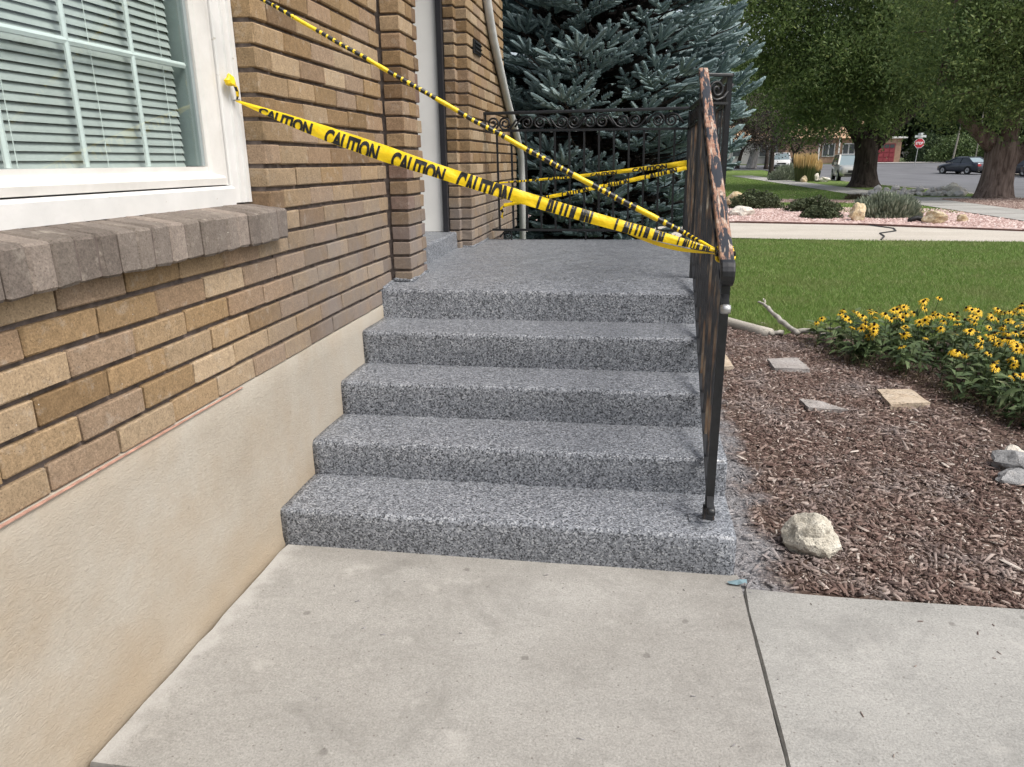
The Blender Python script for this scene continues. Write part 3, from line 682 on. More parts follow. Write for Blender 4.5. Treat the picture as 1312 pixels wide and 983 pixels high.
b = MB(); b.box(-0.299, -0.285, -1.8, 0.16, 1.2, 2.7); b.build('room', 'dark_room', win)
b = MB()
nn = 6
for i in range(nn+1):
    t = i/nn-0.5; x = t*0.0235; z = -0.0105*t*2*0.62 - 0.0022*(1-(2*t)**2)*-1
    b.v += [(x, -1.7, z), (x, 0.052, z)]
b.f = [(2*i, 2*i+1, 2*i+3, 2*i+2) for i in range(nn)]; b.m = [0]*nn
slat_me = b.mesh('slat', 'slat', smooth=True)
for k in range(49):
    o = bpy.data.objects.new('slat', slat_me); o.location = (-0.190+random.uniform(-.001, .001), 0, 1.436+k*0.0232); o.rotation_euler = (random.uniform(-.0008, .0008), random.uniform(-.05, .05)+0.60, 0); link(o, win)
for yy in (-0.02, -0.35, -0.68, -1.0):
    b = MB(); b.tube([(-0.174, yy, 1.43), (-0.174, yy, 2.6)], 0.0012, 5); b.build('blind_cord', 'cord', win)

# doorway
door = thing('doorway', None, None); door.parent = house
for k in ('label', 'category'):
    if k in door: del door[k]
b = MB(); b.box(-0.30, -0.085, 3.175, 3.20, 0.9335, 3.0); b.build('jamb', 'jamb_paint', door)
b = MB(); b.box(-0.085, -0.047, 3.150, 3.2, 0.9335, 3.0); b.build('storm_door_frame', 'dark_door', door)
b = MB(); b.box(-0.30, -0.012, 1.9300, 1.96, 0.9335, 3.0); b.build('jamb', 'jamb_paint', door)
b = MB(); b.box(-0.309, -0.27, 1.96, 3.175, 0.94, 3.0); dl = b.build('door_leaf', 'dark_door', door)
b = MB(); b.lathe([(0.0, 0.05), (0.026, 0.045), (0.03, 0.03), (0.012, 0.018), (0.012, 0.0)], 14, 'x', (-0.27, 2.05, 1.9)); b.build('door_knob', 'galvanised', dl, smooth=True)
for z0, z1 in ((1.05, 1.75), (1.95, 2.85)):
    b = MB(); b.box(-0.2705, -0.262, 2.15, 3.0, z0, z1); b.build('panel', 'dark_door', dl)
# small vent box on the wing wall
vt = thing('vent_cover', None, None); vt.parent = house
for k in ('label', 'category'):
    if k in vt: del vt[k]
b = MB(); b.box(0.1155, 0.128, 3.44, 3.70, 2.205, 2.30); b.build('plate', 'black_metal', vt)
for k in range(3):
    b = MB(); b.add([(0.129, 3.455, 2.218+k*.027), (0.129, 3.685, 2.218+k*.027), (0.142, 3.685, 2.222+k*.027), (0.142, 3.455, 2.222+k*.027), (0.130, 3.455, 2.238+k*.027), (0.130, 3.685, 2.238+k*.027)], [(0, 1, 2, 3), (3, 2, 5, 4), (0, 3, 4), (1, 5, 2), (0, 4, 5, 1)]); b.build('louvre', 'black_metal', vt)
# curved downspout with its timber backing
dpath = [(0.150, 3.74, 3.0), (0.150, 3.80, 2.80), (0.150, 3.867, 2.634), (0.150, 4.0, 2.49), (0.150, 4.12, 2.385), (0.150, 4.42, 2.19), (0.150, 4.778, 1.964), (0.150, 5.10, 1.80), (0.150, 5.4, 1.64), (0.150, 5.62, 1.50), (0.150, 5.70, 1.2), (0.150, 5.70, 0.2)]
b = MB(); b.tube(dpath, 0.034, 12); b.build('downspout', 'spout_paint', house, smooth=True)
b = MB(); b.tube([(0.13, p[1]+0.075, p[2]+0.035) for p in dpath[:-2]], 0.030, 6); b.build('downspout_board', 'weathered_wood', house)

# ================================================================== THE STEPS
steps = thing('front_steps', 'grey speckled terrazzo steps rising to the porch landing', 'steps')
YN = [0.076, 0.414, 0.767, 1.093, 1.429]; ZN = [0.154, 0.307, 0.465, 0.631, 0.786]
def step_mesh(name, y0, y1, zb, zt, x0, x1, seed, slope=0.0, rise=None):
    prof = [(y0+0.004, zb), (y0+0.001, zb+(zt-zb)*0.4), (y0, zt-0.020), (y0+0.003, zt-0.010), (y0+0.009, zt-0.003), (y0+0.020, zt)]
    m = 8
    for i in range(1, m+1):
        t = i/m; prof.append((y0+0.02+(y1-y0-0.02)*t, zt + (rise(y0+0.02+(y1-y0-0.02)*t) if rise else slope*t)))
    nx = 46; b = MB(); n = len(prof)
    for i in range(nx+1):
        x = x0+(x1-x0)*i/nx; e = 0.0
        if i == nx: e = 0.010
        elif i == nx-1: x = x1-0.012; e = 0.001
        for j, (y, z) in enumerate(prof):
            q = Vector((x*2.6, seed*4.3, j*0.25)); dy = mnoise.noise(q)*0.0045 if j < 7 else 0; dz = mnoise.noise(q+Vector((9, 0, 0)))*0.003 if j > 1 else 0
            b.v.append((x, y+dy+(e if j < 6 else 0), z+dz-(e*0.8 if j > 2 else 0)))
    b.f = [(i*n+j, (i+1)*n+j, (i+1)*n+j+1, i*n+j+1) for i in range(nx) for j in range(n-1)]
    k = len(b.v); b.v += [(x0, y1, zb), (x1, y1, zb)]
    b.f.append(tuple([j for j in range(n)]+[k])); b.f.append(tuple([nx*n+j for j in reversed(range(n))]+[k+1])); b.m = [0]*len(b.f)
    return b.build(name, 'terrazzo', steps, smooth=True)
def fix_sharp(o):
    for p in o.data.polygons: p.use_smooth = len(p.vertices) <= 4
for i in range(4):
    fix_sharp(step_mesh('step', YN[i], YN[i+1]+0.03, (ZN[i-1]-0.015) if i else -0.02, ZN[i], -0.004, (1.715, 1.712, 1.708, 1.706)[i], i))
def lrise(y): return 0.024*smooth01((y-1.47)/0.35)
fix_sharp(step_mesh('landing', YN[4], 3.86, 0.0, ZN[4], -0.29, 1.80, 5, rise=lrise))
b = MB()
ds = [(0.030, 0.79), (0.026, 0.918), (0.021, 0.926), (0.012, 0.931), (-0.295, 0.931), (-0.295, 0.79)]
nx = 24; n = len(ds)
for i in range(nx+1):
    y = 1.90+(3.262-1.90)*i/nx
    for j, (x, z) in enumerate(ds): b.v.append((x-0.02*i/nx+mnoise.noise(Vector((y*3, j, 2)))*0.002, y, z))
b.f = [(i*n+j, (i+1)*n+j, (i+1)*n+(j+1) % n, i*n+(j+1) % n) for i in range(nx) for j in range(n)]+[tuple(range(n)), tuple(nx*n+j for j in reversed(range(n)))]; b.m = [0]*len(b.f)
b.build('door_step', 'terrazzo', steps)
# mortar fillet where the coating meets the wall
for p0, p1 in (((0.006, 1.44, 0.786), (0.006, 1.615, 0.802)), ((0.006, 1.615, 0.806), (0.118, 1.615, 0.806)), ((0.118, 1.615, 0.806), (0.118, 1.95, 0.812)), ((0.035, 3.262, 0.812), (0.117, 3.256, 0.812)), ((0.117, 3.256, 0.812), (0.117, 3.86, 0.812))):
    b = MB(); pts = [Vector(p0).lerp(Vector(p1), t/6)+Vector((random.uniform(-.003, .003), random.uniform(-.003, .003), random.uniform(-.003, .003))) for t in range(7)]
    b.tube(pts, [random.uniform(.007, .013) for _ in pts], 7); b.build('caulk_bead', 'terrazzo', steps, smooth=True)

# ================================================================== THE RAILING
rail = thing('iron_railing', 'black wrought iron porch railing with scrollwork and rusty stair handrail', 'railing', (1.625, 0.206, 0.154))
def scroll_path(r0=0.043, turns=1.7, mir=1, up=1, n=26):
    pts = []
    for i in range(n+1):
        t = i/n; a = -math.pi/2+turns*2*math.pi*t; r = r0*(1-t)**0.8+0.006
        pts.append((mir*r*math.cos(a), 0.0, up*(r*math.sin(a))))
    lead = [(mir*(-0.095), 0, up*0.030), (mir*(-0.075), 0, up*0.004), (mir*(-0.045), 0, up*(-0.034)), (mir*(-0.02), 0, up*(-0.045))]
    return lead+pts
SCM = {}
for mir in (-1, 1):
    for up in (-1, 1):
        b = MB(); b.tube(scroll_path(mir=mir, up=up), 0.0085, 6); SCM[(mir, up)] = b.mesh('scroll', 'iron', smooth=True)
RO = wloc(rail)
def add_scroll(p, direction, mir, up, s=1.0):
    o = bpy.data.objects.new('scroll', SCM[(mir, up)]); d = Vector(direction).normalized()
    side = Vector((0, 0, 1)).cross(d).normalized(); u = d.cross(side)
    o.matrix_world = Matrix.Identity(4)
    M4 = Matrix((d, side, u)).transposed().to_4x4(); M4.translation = Vector(p)-RO
    o.matrix_local = M4 @ Matrix.Scale(s, 4); link(o, rail)
def rbar(name, a, b2, w, h, mat='iron', up=(0, 0, 1)):
    b = MB(); b.bar(a, b2, w, h, up); return b.build(name, mat, rail)
def capped_rail(name, a, b2, w, h, mat, curl=False):
    """moulded flat rail: rounded upper face"""
    a = Vector(a); b2 = Vector(b2); d = (b2-a).normalized(); side = d.cross(Vector((0, 0, 1))).normalized(); u = side.cross(d)
    sec = [(-.5, 0), (-.5, .62), (-.46, .86), (-.36, .97), (0, 1.0), (.36, .97), (.46, .86), (.5, .62), (.5, 0), (.3, -.1), (-.3, -.1)]
    L = (b2-a).length; nseg = 24; pts = [a.lerp(b2, i/nseg) for i in range(nseg+1)]; ang = [0]*(nseg+1)
    frames = [(p, u, 1.0) for p in pts]
    if curl:
        for k in range(1, 9):
            t = k/8; al = t*math.pi*0.95; rr = 0.024
            frames.append((b2+d*(rr*math.sin(al))-u*(rr*(1-math.cos(al))), (u*math.cos(al)+d*math.sin(al)), 1.0-0.10*t))
    b = MB(); n = len(sec)
    for p, uu, s in frames:
        for sx, sz in sec: b.v.append(tuple(p+side*sx*w*s+uu*sz*h*s))
    m = len(frames)
    b.f = [(i*n+j, i*n+(j+1) % n, (i+1)*n+(j+1) % n, (i+1)*n+j) for i in range(m-1) for j in range(n)]+[tuple(range(n)), tuple((m-1)*n+j for j in reversed(range(n)))]; b.m = [0]*len(b.f)
    return b.build(name, mat, rail, smooth=False)
# back panel
BY = 3.80
capped_rail('top_rail', (0.115, BY, 1.793), (1.735, BY, 1.797), 0.036, 0.022, 'iron')
rbar('band_bar', (0.125, BY, 1.672), (1.72, BY, 1.660), 0.026, 0.018)
rbar('bottom_rail', (0.17, BY, 0.893), (1.73, BY, 0.886), 0.022, 0.018)
rbar('end_bar', (0.13, BY, 1.664), (0.13, BY, 1.79), 0.012, 0.02, up=(0, 1, 0))
for i in range(13): rbar('baluster', (0.232+0.1165*i, BY, 0.886), (0.220+0.1165*i, BY, 1.662), 0.0155, 0.0155, up=(0, 1, 0))
for i, x in enumerate((0.19, 0.289, 0.463, 0.569, 0.743, 0.836, 0.961, 1.058, 1.215, 1.312, 1.487, 1.59)):
    add_scroll((x, BY, 1.727), (1, 0, 0), 1 if i % 2 == 0 else -1, 1 if (i//2) % 2 == 0 else -1, 1.0)
for x in (0.33, 0.945, 1.6):
    rbar('foot', (x, BY, 0.80), (x, BY, 0.888), 0.012, 0.014, up=(0, 1, 0))
add_scroll((0.30, BY, 0.852), (1, 0, 0), 1, -1, 0.72)
# landing side panel
A = Vector((1.728, 3.80, 1.797)); B = Vector((1.788, 1.885, 1.838)); dd = (B-A)
capped_rail('top_rail', A, B+dd.normalized()*0.02, 0.036, 0.014, 'iron')
dz = Vector((0, 0, -0.13)); rbar('band_bar', A+dz, B+dz, 0.022, 0.012)
rbar('bottom_rail', (1.728, 3.80, 0.892), (1.788, 1.885, 0.90), 0.02, 0.013)
rbar('post', (1.728, 3.80, 0.79), (1.728, 3.80, 1.79), 0.026, 0.026, up=(0, 1, 0)); rbar('post', (1.788, 1.885, 0.79), (1.788, 1.885, 1.834), 0.026, 0.026, up=(0, 1, 0))
for i in range(1, 17):
    p = A.lerp(B, i/17); rbar('baluster', (p.x, p.y, 0.896), (p.x, p.y, p.z-0.132), 0.0125, 0.0125, 'iron_worn', up=(0, 1, 0))
for i in range(14):
    p = A.lerp(B, (i+0.7)/14.4); add_scroll(p+Vector((0, 0, -0.066)), dd, 1 if i % 2 == 0 else -1, 1 if (i//2) % 2 == 0 else -1)
# short return at the head of the stairs
T0 = Vector((1.648, 1.81, 1.838))
capped_rail('top_rail', B+Vector((0.012, 0, 0)), T0+Vector((0.0, 0.0, 0.0)), 0.036, 0.014, 'iron')
rbar('band_bar', B+dz, T0+dz, 0.022, 0.012); rbar('bottom_rail', (1.788, 1.885, 0.90), (1.648, 1.81, 0.90), 0.02, 0.013)
add_scroll((B+T0)/2+Vector((0.005, 0, -0.066)), T0-B, 1, 1); rbar('baluster', (1.718, 1.848, 0.9), (1.718, 1.848, 1.706), 0.0125, 0.0125, up=(0, 1, 0))
rbar('post', (1.648, 1.81, 0.79), (1.648, 1.81, 1.83), 0.028, 0.028, up=(0, 1, 0))
# stair flight
HT = Vector((1.646, 1.80, 1.850)); HB = Vector((1.628, 0.185, 1.092)); hd = (HB-HT).normalized()
capped_rail('handrail', HT-hd*0.02, HB, 0.047, 0.020, 'rusty_rail', curl=False)
capped_rail('handrail_knuckle', HB-hd*0.012-Vector((0, 0, 0.004)), HB+hd*0.004, 0.0495, 0.022, 'iron', curl=True)
ST = Vector((1.646, 1.80, 1.738)); SB = Vector((1.627, 0.150, 0.965))
rbar('band_bar', ST, SB, 0.026, 0.014, 'iron')
b = MB(); kk = SB+hd*0.008; b.lathe([(0.0, -0.016), (0.014, -0.016), (0.017, -0.006), (0.017, 0.006), (0.014, 0.016), (0, 0.016)], 12, 'x', tuple(kk+Vector((0, 0, -0.008)))); b.build('bar_end_curl', 'galvanised', rail, smooth=True)  # pale metal on this iron curl paints in a bright highlight
LT = Vector((1.645, 1.80, 0.975)); LB = Vector((1.626, 0.150, 0.222))
rbar('bottom_rail', LT, LB, 0.024, 0.014, 'iron')
b = MB(); kk = LB+hd*0.006; b.lathe([(0.0, -0.015), (0.013, -0.015), (0.016, -0.006), (0.016, 0.006), (0.013, 0.015), (0, 0.015)], 12, 'x', tuple(kk+Vector((0, 0, -0.006)))); b.build('bar_end_curl', 'iron', rail, smooth=True)
rbar('post', (1.626, 0.206, 0.150), (1.630, 0.206, 1.088), 0.030, 0.020, 'iron', up=(0, 1, 0))
b = MB(); b.box(1.555, 1.632, 0.170, 0.236, 0.1515, 0.1605); b.build('base_plate', 'terrazzo', rail)
b = MB(); b.box(1.606, 1.646, 0.186, 0.226, 0.1605, 0.205); b.build('base_collar', 'iron_worn', rail)
for i in range(14):
    t = (i+0.55)/14.6; a = LT.lerp(LB, t); c = ST.lerp(SB, t); c = Vector((c.x, a.y, ST.z+(SB.z-ST.z)*((a.y-ST.y)/(SB.y-ST.y))))
    rbar('baluster', a, c, 0.0125, 0.0125, 'iron_worn', up=(0, 1, 0))
for i in range(12):
    t = (i+0.9)/12.8; p = (HT.lerp(HB, t)+ST.lerp(SB, t))/2+Vector((0, 0, 0.0)); add_scroll(p, HB-HT, 1 if i % 2 == 0 else -1, 1 if (i//2) % 2 == 0 else -1, 0.95)

# ================================================================== CAUTION TAPE
def text_mesh(word, bold=0.02):
    cu = bpy.data.curves.new('lettering', 'FONT'); cu.body = word; cu.size = 1.0; cu.offset = bold; cu.resolution_u = 4; cu.space_character = 0.95
    o = bpy.data.objects.new('lettering_tmp', cu); COL.objects.link(o)
    dg = bpy.context.evaluated_depsgraph_get(); dg.update()
    me = bpy.data.meshes.new_from_object(o.evaluated_get(dg))
    bpy.data.objects.remove(o); bpy.data.curves.remove(cu)
    co = np.array([v.co[:] for v in me.vertices]); fs = [tuple(p.vertices) for p in me.polygons]
    bpy.data.meshes.remove(me)
    co[:, 0] -= co[:, 0].min(); co[:, 0] /= co[:, 0].max(); co[:, 1] -= co[:, 1].min(); co[:, 1] /= co[:, 1].max()
    return co[:, :2], fs
CT = text_mesh('CAUTION', 0.045)
def interp(tab, s):
    for (a, va), (b2, vb) in zip(tab, tab[1:]):
        if s <= b2: return va+(vb-va)*(s-a)/(b2-a)
    return tab[-1][1]
def ribbon(name, label, A, B, sag, widths, nvec, groups, bulge=0.10, twist=0.0, seed=0):
    A = Vector(A); B = Vector(B); d = (B-A).normalized(); n0 = Vector(nvec); n0 = (n0-d*n0.dot(d)).normalized(); w0 = n0.cross(d)
    if w0.z < 0: w0 = -w0
    t = thing(name, label, 'caution tape', A)
    def P(s, v, lift=0.0):
        W = interp(widths, s); c = A.lerp(B, s)-Vector((0, 0, 1))*sag*4*s*(1-s)
        an = twist*(s-0.3)+0.12*mnoise.noise(Vector((s*7, seed, 0))); w = w0*math.cos(an)+n0*math.sin(an); n = n0*math.cos(an)-w0*math.sin(an)
        wr = 0.004*mnoise.noise(Vector((s*26, v*2.0, seed+.5)))+0.0018*mnoise.noise(Vector((s*70, v*5.0, seed+3.5)))
        return c+w*(v*W)+n*(W*bulge*(1-4*v*v)+wr+lift)
    ns, nv = 150, 7; b = MB()
    for i in range(ns+1):
        for j in range(nv+1): b.v.append(tuple(P(i/ns, j/nv-0.5)))
    b.f = [(i*(nv+1)+j, (i+1)*(nv+1)+j, (i+1)*(nv+1)+j+1, i*(nv+1)+j+1) for i in range(ns) for j in range(nv)]; b.m = [0]*len(b.f)
    o = b.build('band', 'tape_yellow', t, smooth=True)
    co, fs = CT
    for (s0, s1, v0, v1) in groups:      # letters run s0..s1, baseline at v0, tops at v1 (fractions of the band's width)
        bm = bmesh.new(); vs = [bm.verts.new((s0+(s1-s0)*x, v0+(v1-v0)*y, 0)) for x, y in co]
        for f in fs:
            try: bm.faces.new([vs[i] for i in f])
            except ValueError: pass
        for pv, nn in ((-0.49, (0, -1, 0)), (0.49, (0, 1, 0))):
            bmesh.ops.bisect_plane(bm, geom=bm.verts[:]+bm.edges[:]+bm.faces[:], plane_co=(0, pv, 0), plane_no=nn, clear_outer=True)
        for q in (-0.25, 0.0, 0.25): bmesh.ops.bisect_plane(bm, geom=bm.verts[:]+bm.edges[:]+bm.faces[:], plane_co=(0, q, 0), plane_no=(0, 1, 0))
        for q in range(1, 12): bmesh.ops.bisect_plane(bm, geom=bm.verts[:]+bm.edges[:]+bm.faces[:], plane_co=(s0+(s1-s0)*q/12, 0, 0), plane_no=(1, 0, 0))
        for v in bm.verts: v.co = P(v.co.x, v.co.y, 0.0016)-A
        me = bpy.data.meshes.new('lettering'); bm.to_mesh(me); bm.free(); me.materials.append(MAT['tape_black'])
        link(bpy.data.objects.new('lettering', me), t)
    return t
tape1 = ribbon('caution_tape', 'wide yellow caution tape stretched from the window casing to the stair handrail', (-0.072, 0.228, 1.648), (1.603, 0.285, 1.128), 0.026,
    [(0, .007), (.05, .020), (.10, .034), (.2, .052), (.31, .056), (.42, .047), (.65, .043), (.86, .038), (.95, .024), (1, .008)], (0.25, -0.95, 0.15),
    [(.050, .162, -.80, .36), (.190, .302, -.82, .36), (.330, .44, -.86, .36), (.466, .578, -1.75, .75), (.632, .745, -3.6, 3.2), (.792, .892, -3.4, 3.8), (.92, .985, -3.2, 3.6)], 0.10, 0.15, 1)
# knot and nail of that tape on the window casing
b = MB(); kb = rock_mesh('k', 'tape_yellow', (0.015, 0.024, 0.025), 3, 2, 0.35)
o = link(bpy.data.objects.new('knot', kb), tape1); o.location = Vector((-0.066, 0.193, 1.692))-wloc(tape1)
b = MB()
P4 = [(-0.060, 0.200, 1.702), (-0.056, 0.208, 1.69), (-0.056, 0.216, 1.675), (-0.060, 0.222, 1.660), (-0.068, 0.228, 1.650)]
for i, p in enumerate(P4):
    w = [.014, .014, .012, .009, .004][i]; b.v += [(p[0], p[1]-w, p[2]), (p[0]+0.004, p[1], p[2]), (p[0], p[1]+w, p[2])]
b.f = [(i*3+j, i*3+j+1, i*3+j+4, i*3+j+3) for i in range(4) for j in range(2)]; b.m = [0, 0, 1, 0, 0, 1, 1, 0]
b.build('knot_tail', ['tape_yellow', 'tape_black'], tape1)
b = MB(); b.tube([(-0.082, 0.229, 1.648), (-0.058, 0.231, 1.650)], 0.003, 6); b.build('nail', 'galvanised', tape1)
# loose lower fold and the turns round the handrail
b = MB()
for i in range(31):
    s = i/30; p = Vector((1.30, 0.30, 1.188)).lerp(Vector((1.604, 0.282, 1.120)), s)-Vector((0, 0, 0.022*4*s*(1-s)*0.35)); w = 0.003+0.011*math.sin(math.pi*min(1, s*1.1))**1
    b.v += [tuple(p+Vector((0, 0.004, -0.002-w))), tuple(p+Vector((0, -0.002, 0.0)))]
b.f = [(2*i, 2*i+1, 2*i+3, 2*i+2) for i in range(30)]; b.m = [0]*30
b.build('loose_fold', 'tape_yellow', tape1, smooth=True)
b = MB()
for dy in (0.0, 0.013, 0.024):
    c = Vector((1.629, 0.283-dy, 1.120-dy*0.4)); pts = []
    for k in range(17):
        a = 2*math.pi*k/16; pts.append(c+Vector((0.0305*math.copysign(abs(math.cos(a))**.6, math.cos(a)), 0.006*math.sin(3*a+dy*90), 0.021*math.copysign(abs(math.sin(a))**.6, math.sin(a))+0.004)))
    b.tube(pts, 0.0045, 5, matf=lambda i, j: 1 if (i//2) % 3 == 0 else 0)
b.build('turns_round_rail', ['tape_yellow', 'tape_black'], tape1, smooth=True)

def cord_tape(name, label, pts, rads, pattern, seg=0.003):
    pts = [Vector(p) for p in pts]; L = sum((q-p).length for p, q in zip(pts, pts[1:])); n = int(L/seg)
    path = []; acc = [0]
    for p, q in zip(pts, pts[1:]): acc.append(acc[-1]+(q-p).length)
    for i in range(n+1):
        s = L*i/n
        for k in range(len(pts)-1):
            if s <= acc[k+1]+1e-9: path.append(pts[k].lerp(pts[k+1], (s-acc[k])/(acc[k+1]-acc[k]))); break
    rr = [interp(rads, i/n)*(1+0.14*mnoise.noise(Vector((i*0.09, 4.2, 0)))) for i in range(n+1)]
    path = [p+Vector((0, 0, 0.0022*mnoise.noise(Vector((i*0.03, 9, 0))))) for i, p in enumerate(path)]
    def mf(i, j):
        s = i*L/n+0.003*math.sin(j*math.pi/4); u = (s-0.035) % pattern
        if u < pattern*0.30: return 0
        u2 = u-pattern*0.30; k_ = 0; acc_ = 0.0; rb = random.Random(int((s-0.035)//pattern)+17)
        while acc_ < u2:
            acc_ += rb.uniform(.011, .024) if k_ % 2 == 0 else rb.uniform(.005, .010); k_ += 1
        return 1 if k_ % 2 == 1 else 0
    b = MB(); t = thing(name, label, 'caution tape', pts[0]); b.tube(path, rr, 8, matf=mf); b.build('twisted_band', ['tape_yellow', 'tape_black'], t, smooth=True)
    return t
cord_tape('caution_tape', 'thin twisted caution tape slanting from above the window down to the handrail', [(-0.055, 0.115, 2.035), (0.28, 0.178, 1.845), (0.77, 0.268, 1.566), (1.20, 0.345, 1.332), (1.50, 0.388, 1.178), (1.604, 0.287, 1.128)],
    [(0, .0062), (.3, .0070), (.6, .0085), (.85, .0105), (.94, .008), (1, .005)], 0.262)
ribbon('caution_tape', 'upper caution tape strung behind the porch across the back railing', (0.24, 3.765, 1.27), (1.715, 3.70, 1.405), 0.012, [(0, .012), (.3, .020), (.6, .028), (.9, .038), (1, .046)], (0.05, -1, 0.1),
    [(.05, .22, -1.1, 1.2), (.27, .42, -1.2, .75), (.50, .64, -.7, .4), (.72, .9, -.6, .45)], 0.12, 0.3, 5)
ribbon('caution_tape', 'lower caution tape across the back railing with a torn end hanging at left', (0.275, 3.765, 1.092), (1.715, 3.69, 1.372), 0.010, [(0, .03), (.06, .026), (.3, .028), (.6, .032), (1, .034)], (0.05, -1, 0.1),
    [(.10, .26, -1.2, .9), (.33, .48, -1.1, .8), (.56, .70, -1.0, .8), (.78, .95, -1.2, .9)], 0.12, -0.4, 8)
tl = bpy.data.objects['caution_tape.003']
b = MB(); P5 = [(0.275, 1.095, .018), (0.262, 1.085, .024), (0.255, 1.06, .018), (0.268, 1.035, .012), (0.258, 1.005, .014), (0.27, 0.985, .004)]
for x, z, w in P5: b.v += [(x-w*.6, 3.755, z-w*.4), (x+w*.6, 3.75, z+w*.4)]
b.f = [(2*i, 2*i+1, 2*i+3, 2*i+2) for i in range(5)]; b.m = [0, 0, 1, 0, 0]; b.build('torn_end', ['tape_yellow', 'tape_black'], tl)

# ================================================================== BED BESIDE THE STEPS
def rot_frames(n, tilt):
    """random orthonormal frames: long axis near horizontal"""
    a = rng.uniform(0, 2*np.pi, n); e = rng.normal(0, tilt, n); rl = rng.normal(0, tilt*1.3, n)
    d = np.stack([np.cos(a)*np.cos(e), np.sin(a)*np.cos(e), np.sin(e)], 1)
    s = np.stack([-np.sin(a), np.cos(a), np.zeros(n)], 1); u = np.cross(d, s)
    s2 = s*np.cos(rl)[:, None]+u*np.sin(rl)[:, None]; u2 = np.cross(d, s2); return d, s2, u2
def chips(name, P, L, W, T, mat, tilt=0.22, parent=None):
    n = len(P); d, s, u = rot_frames(n, tilt)
    tpl = np.array([(-1, -.55, -1), (1, -.4, -1), (1, .4, -1), (-1, .55, -1), (-.9, -.5, 1), (.85, -.3, 1), (.85, .3, 1), (-.9, .5, 1)], float)
    jit = rng.uniform(0.7, 1.3, (n, 8, 3)); t = tpl[None]*jit
    V = P[:, None, :] + t[:, :, 0:1]*(L[:, None, None]/2)*d[:, None, :] + t[:, :, 1:2]*W[:, None, None]*s[:, None, :] + t[:, :, 2:3]*(T[:, None, None]/2)*u[:, None, :]
    q = np.array([(4, 5, 6, 7), (0, 1, 5, 4), (1, 2, 6, 5), (2, 3, 7, 6), (3, 0, 4, 7)])
    F = (q[None]+8*np.arange(n)[:, None, None]).reshape(-1, 4)
    o = fast(name, V.reshape(-1, 3), F, mat, parent); o['kind'] = 'stuff'; return o
NB = 52000
px = np.concatenate([rng.uniform(1.70, 3.1, NB//2), rng.uniform(1.70, 4.3, NB-NB//2)]); py = -0.02+4.5*rng.uniform(0, 1, NB)**1.25
front = 0.012-0.022*(px-1.74)
ok = (py > front+0.01) & ~((px < 1.722) & (py > 0)) & ((px+py*0.82) < 6.6) & ~((py > 4.05) & (px > 2.55)) & ~((px < 1.80) & (py > 1.4))
px, py = px[ok], py[ok]; n = len(px)
near = np.clip(1.25-(px-1.72)/0.35, 0.0, 1.0)
ok = rng.uniform(0, 1, n) > near*0.72; px, py = px[ok], py[ok]; n = len(px)
L = np.clip(rng.lognormal(math.log(0.0150), 0.55, n), 0.006, 0.075)
chips('mulch_chips', np.stack([px, py, rng.uniform(-0.012, 0.010, n)], 1), L, np.clip(L*rng.uniform(0.12, 0.34, n), .0025, .011), np.clip(L*0.16, .0018, .006), 'mulch', 0.24)
# sparse litter that has blown on to the walk
n = 46; P = np.stack([rng.uniform(0.2, 3.0, n), rng.uniform(-0.98, 0.02, n), np.full(n, 0.0025)], 1)
L = rng.uniform(0.004, 0.02, n); chips('walk_litter', P, L, L*0.16, np.full(n, 0.002), 'mulch', 0.02)

rock('garden_rock', 'pale_stone', (2.022, 0.345, 0.0), (0.112, 0.098, 0.098), 12, 'large pale pitted rock lying on the mulch near the bottom step', rz=-0.5, sub=4, sink=0.03, rough=0.24)
rock('garden_rock', 'white_stone', (3.215, 1.37, 0.0), (0.07, 0.06, 0.05), 5, 'small pale rock at back of the trio by the right picture edge', rz=0.4, sub=3)
rock('garden_rock', 'grey_stone', (3.135, 1.235, 0.0), (0.105, 0.075, 0.065), 8, 'grey slanted rock in the middle of the trio by the right edge', rz=-0.5, sub=3)
rock('garden_rock', 'grey_stone', (3.075, 1.075, 0.0), (0.085, 0.06, 0.045), 21, 'flat grey rock at front of the trio by the right edge', rz=0.2, sub=3)
def paver(pts, h, mat, label, seed):
    bm = bmesh.new(); vs = [bm.verts.new((x, y, 0)) for x, y in pts]; f = bm.faces.new(vs)
    r = bmesh.ops.extrude_face_region(bm, geom=[f]); top = [v for v in r['geom'] if isinstance(v, bmesh.types.BMVert)]
    for v in top: v.co.z = h+random.uniform(-.006, .006)
    for v in vs: v.co.z = -0.03
    bmesh.ops.subdivide_edges(bm, edges=list(bm.edges), cuts=3, use_grid_fill=True)
    for v in bm.verts: v.co += Vector((mnoise.noise(v.co*14+Vector((seed, 0, 0)))*.010, mnoise.noise(v.co*14+Vector((0, seed, 0)))*.010, mnoise.noise(v.co*9+Vector((seed, 5, 0)))*.007))
    bmesh.ops.recalc_face_normals(bm, faces=bm.faces)
    me = bpy.data.meshes.new('stepping_stone'); bm.to_mesh(me); bm.free(); me.materials.append(MAT[mat])
    tag(link(bpy.data.objects.new('stepping_stone', me)), label, 'stepping stone')
paver([(2.335, 2.87), (2.57, 2.85), (2.55, 3.16), (2.335, 3.14)], 0.022, 'paver_grey', 'square grey stepping stone below the driftwood branch', 1)
paver([(2.38, 2.02), (2.60, 2.0), (2.49, 2.15), (2.37, 2.2)], 0.012, 'paver_grey', 'grey stepping stone half buried in mulch left of the tan one', 2)
paver([(2.865, 2.11), (3.10, 2.17), (3.09, 2.45), (2.885, 2.42)], 0.024, 'paver_tan', 'tan stepping stone in front of the yellow flowers', 3)
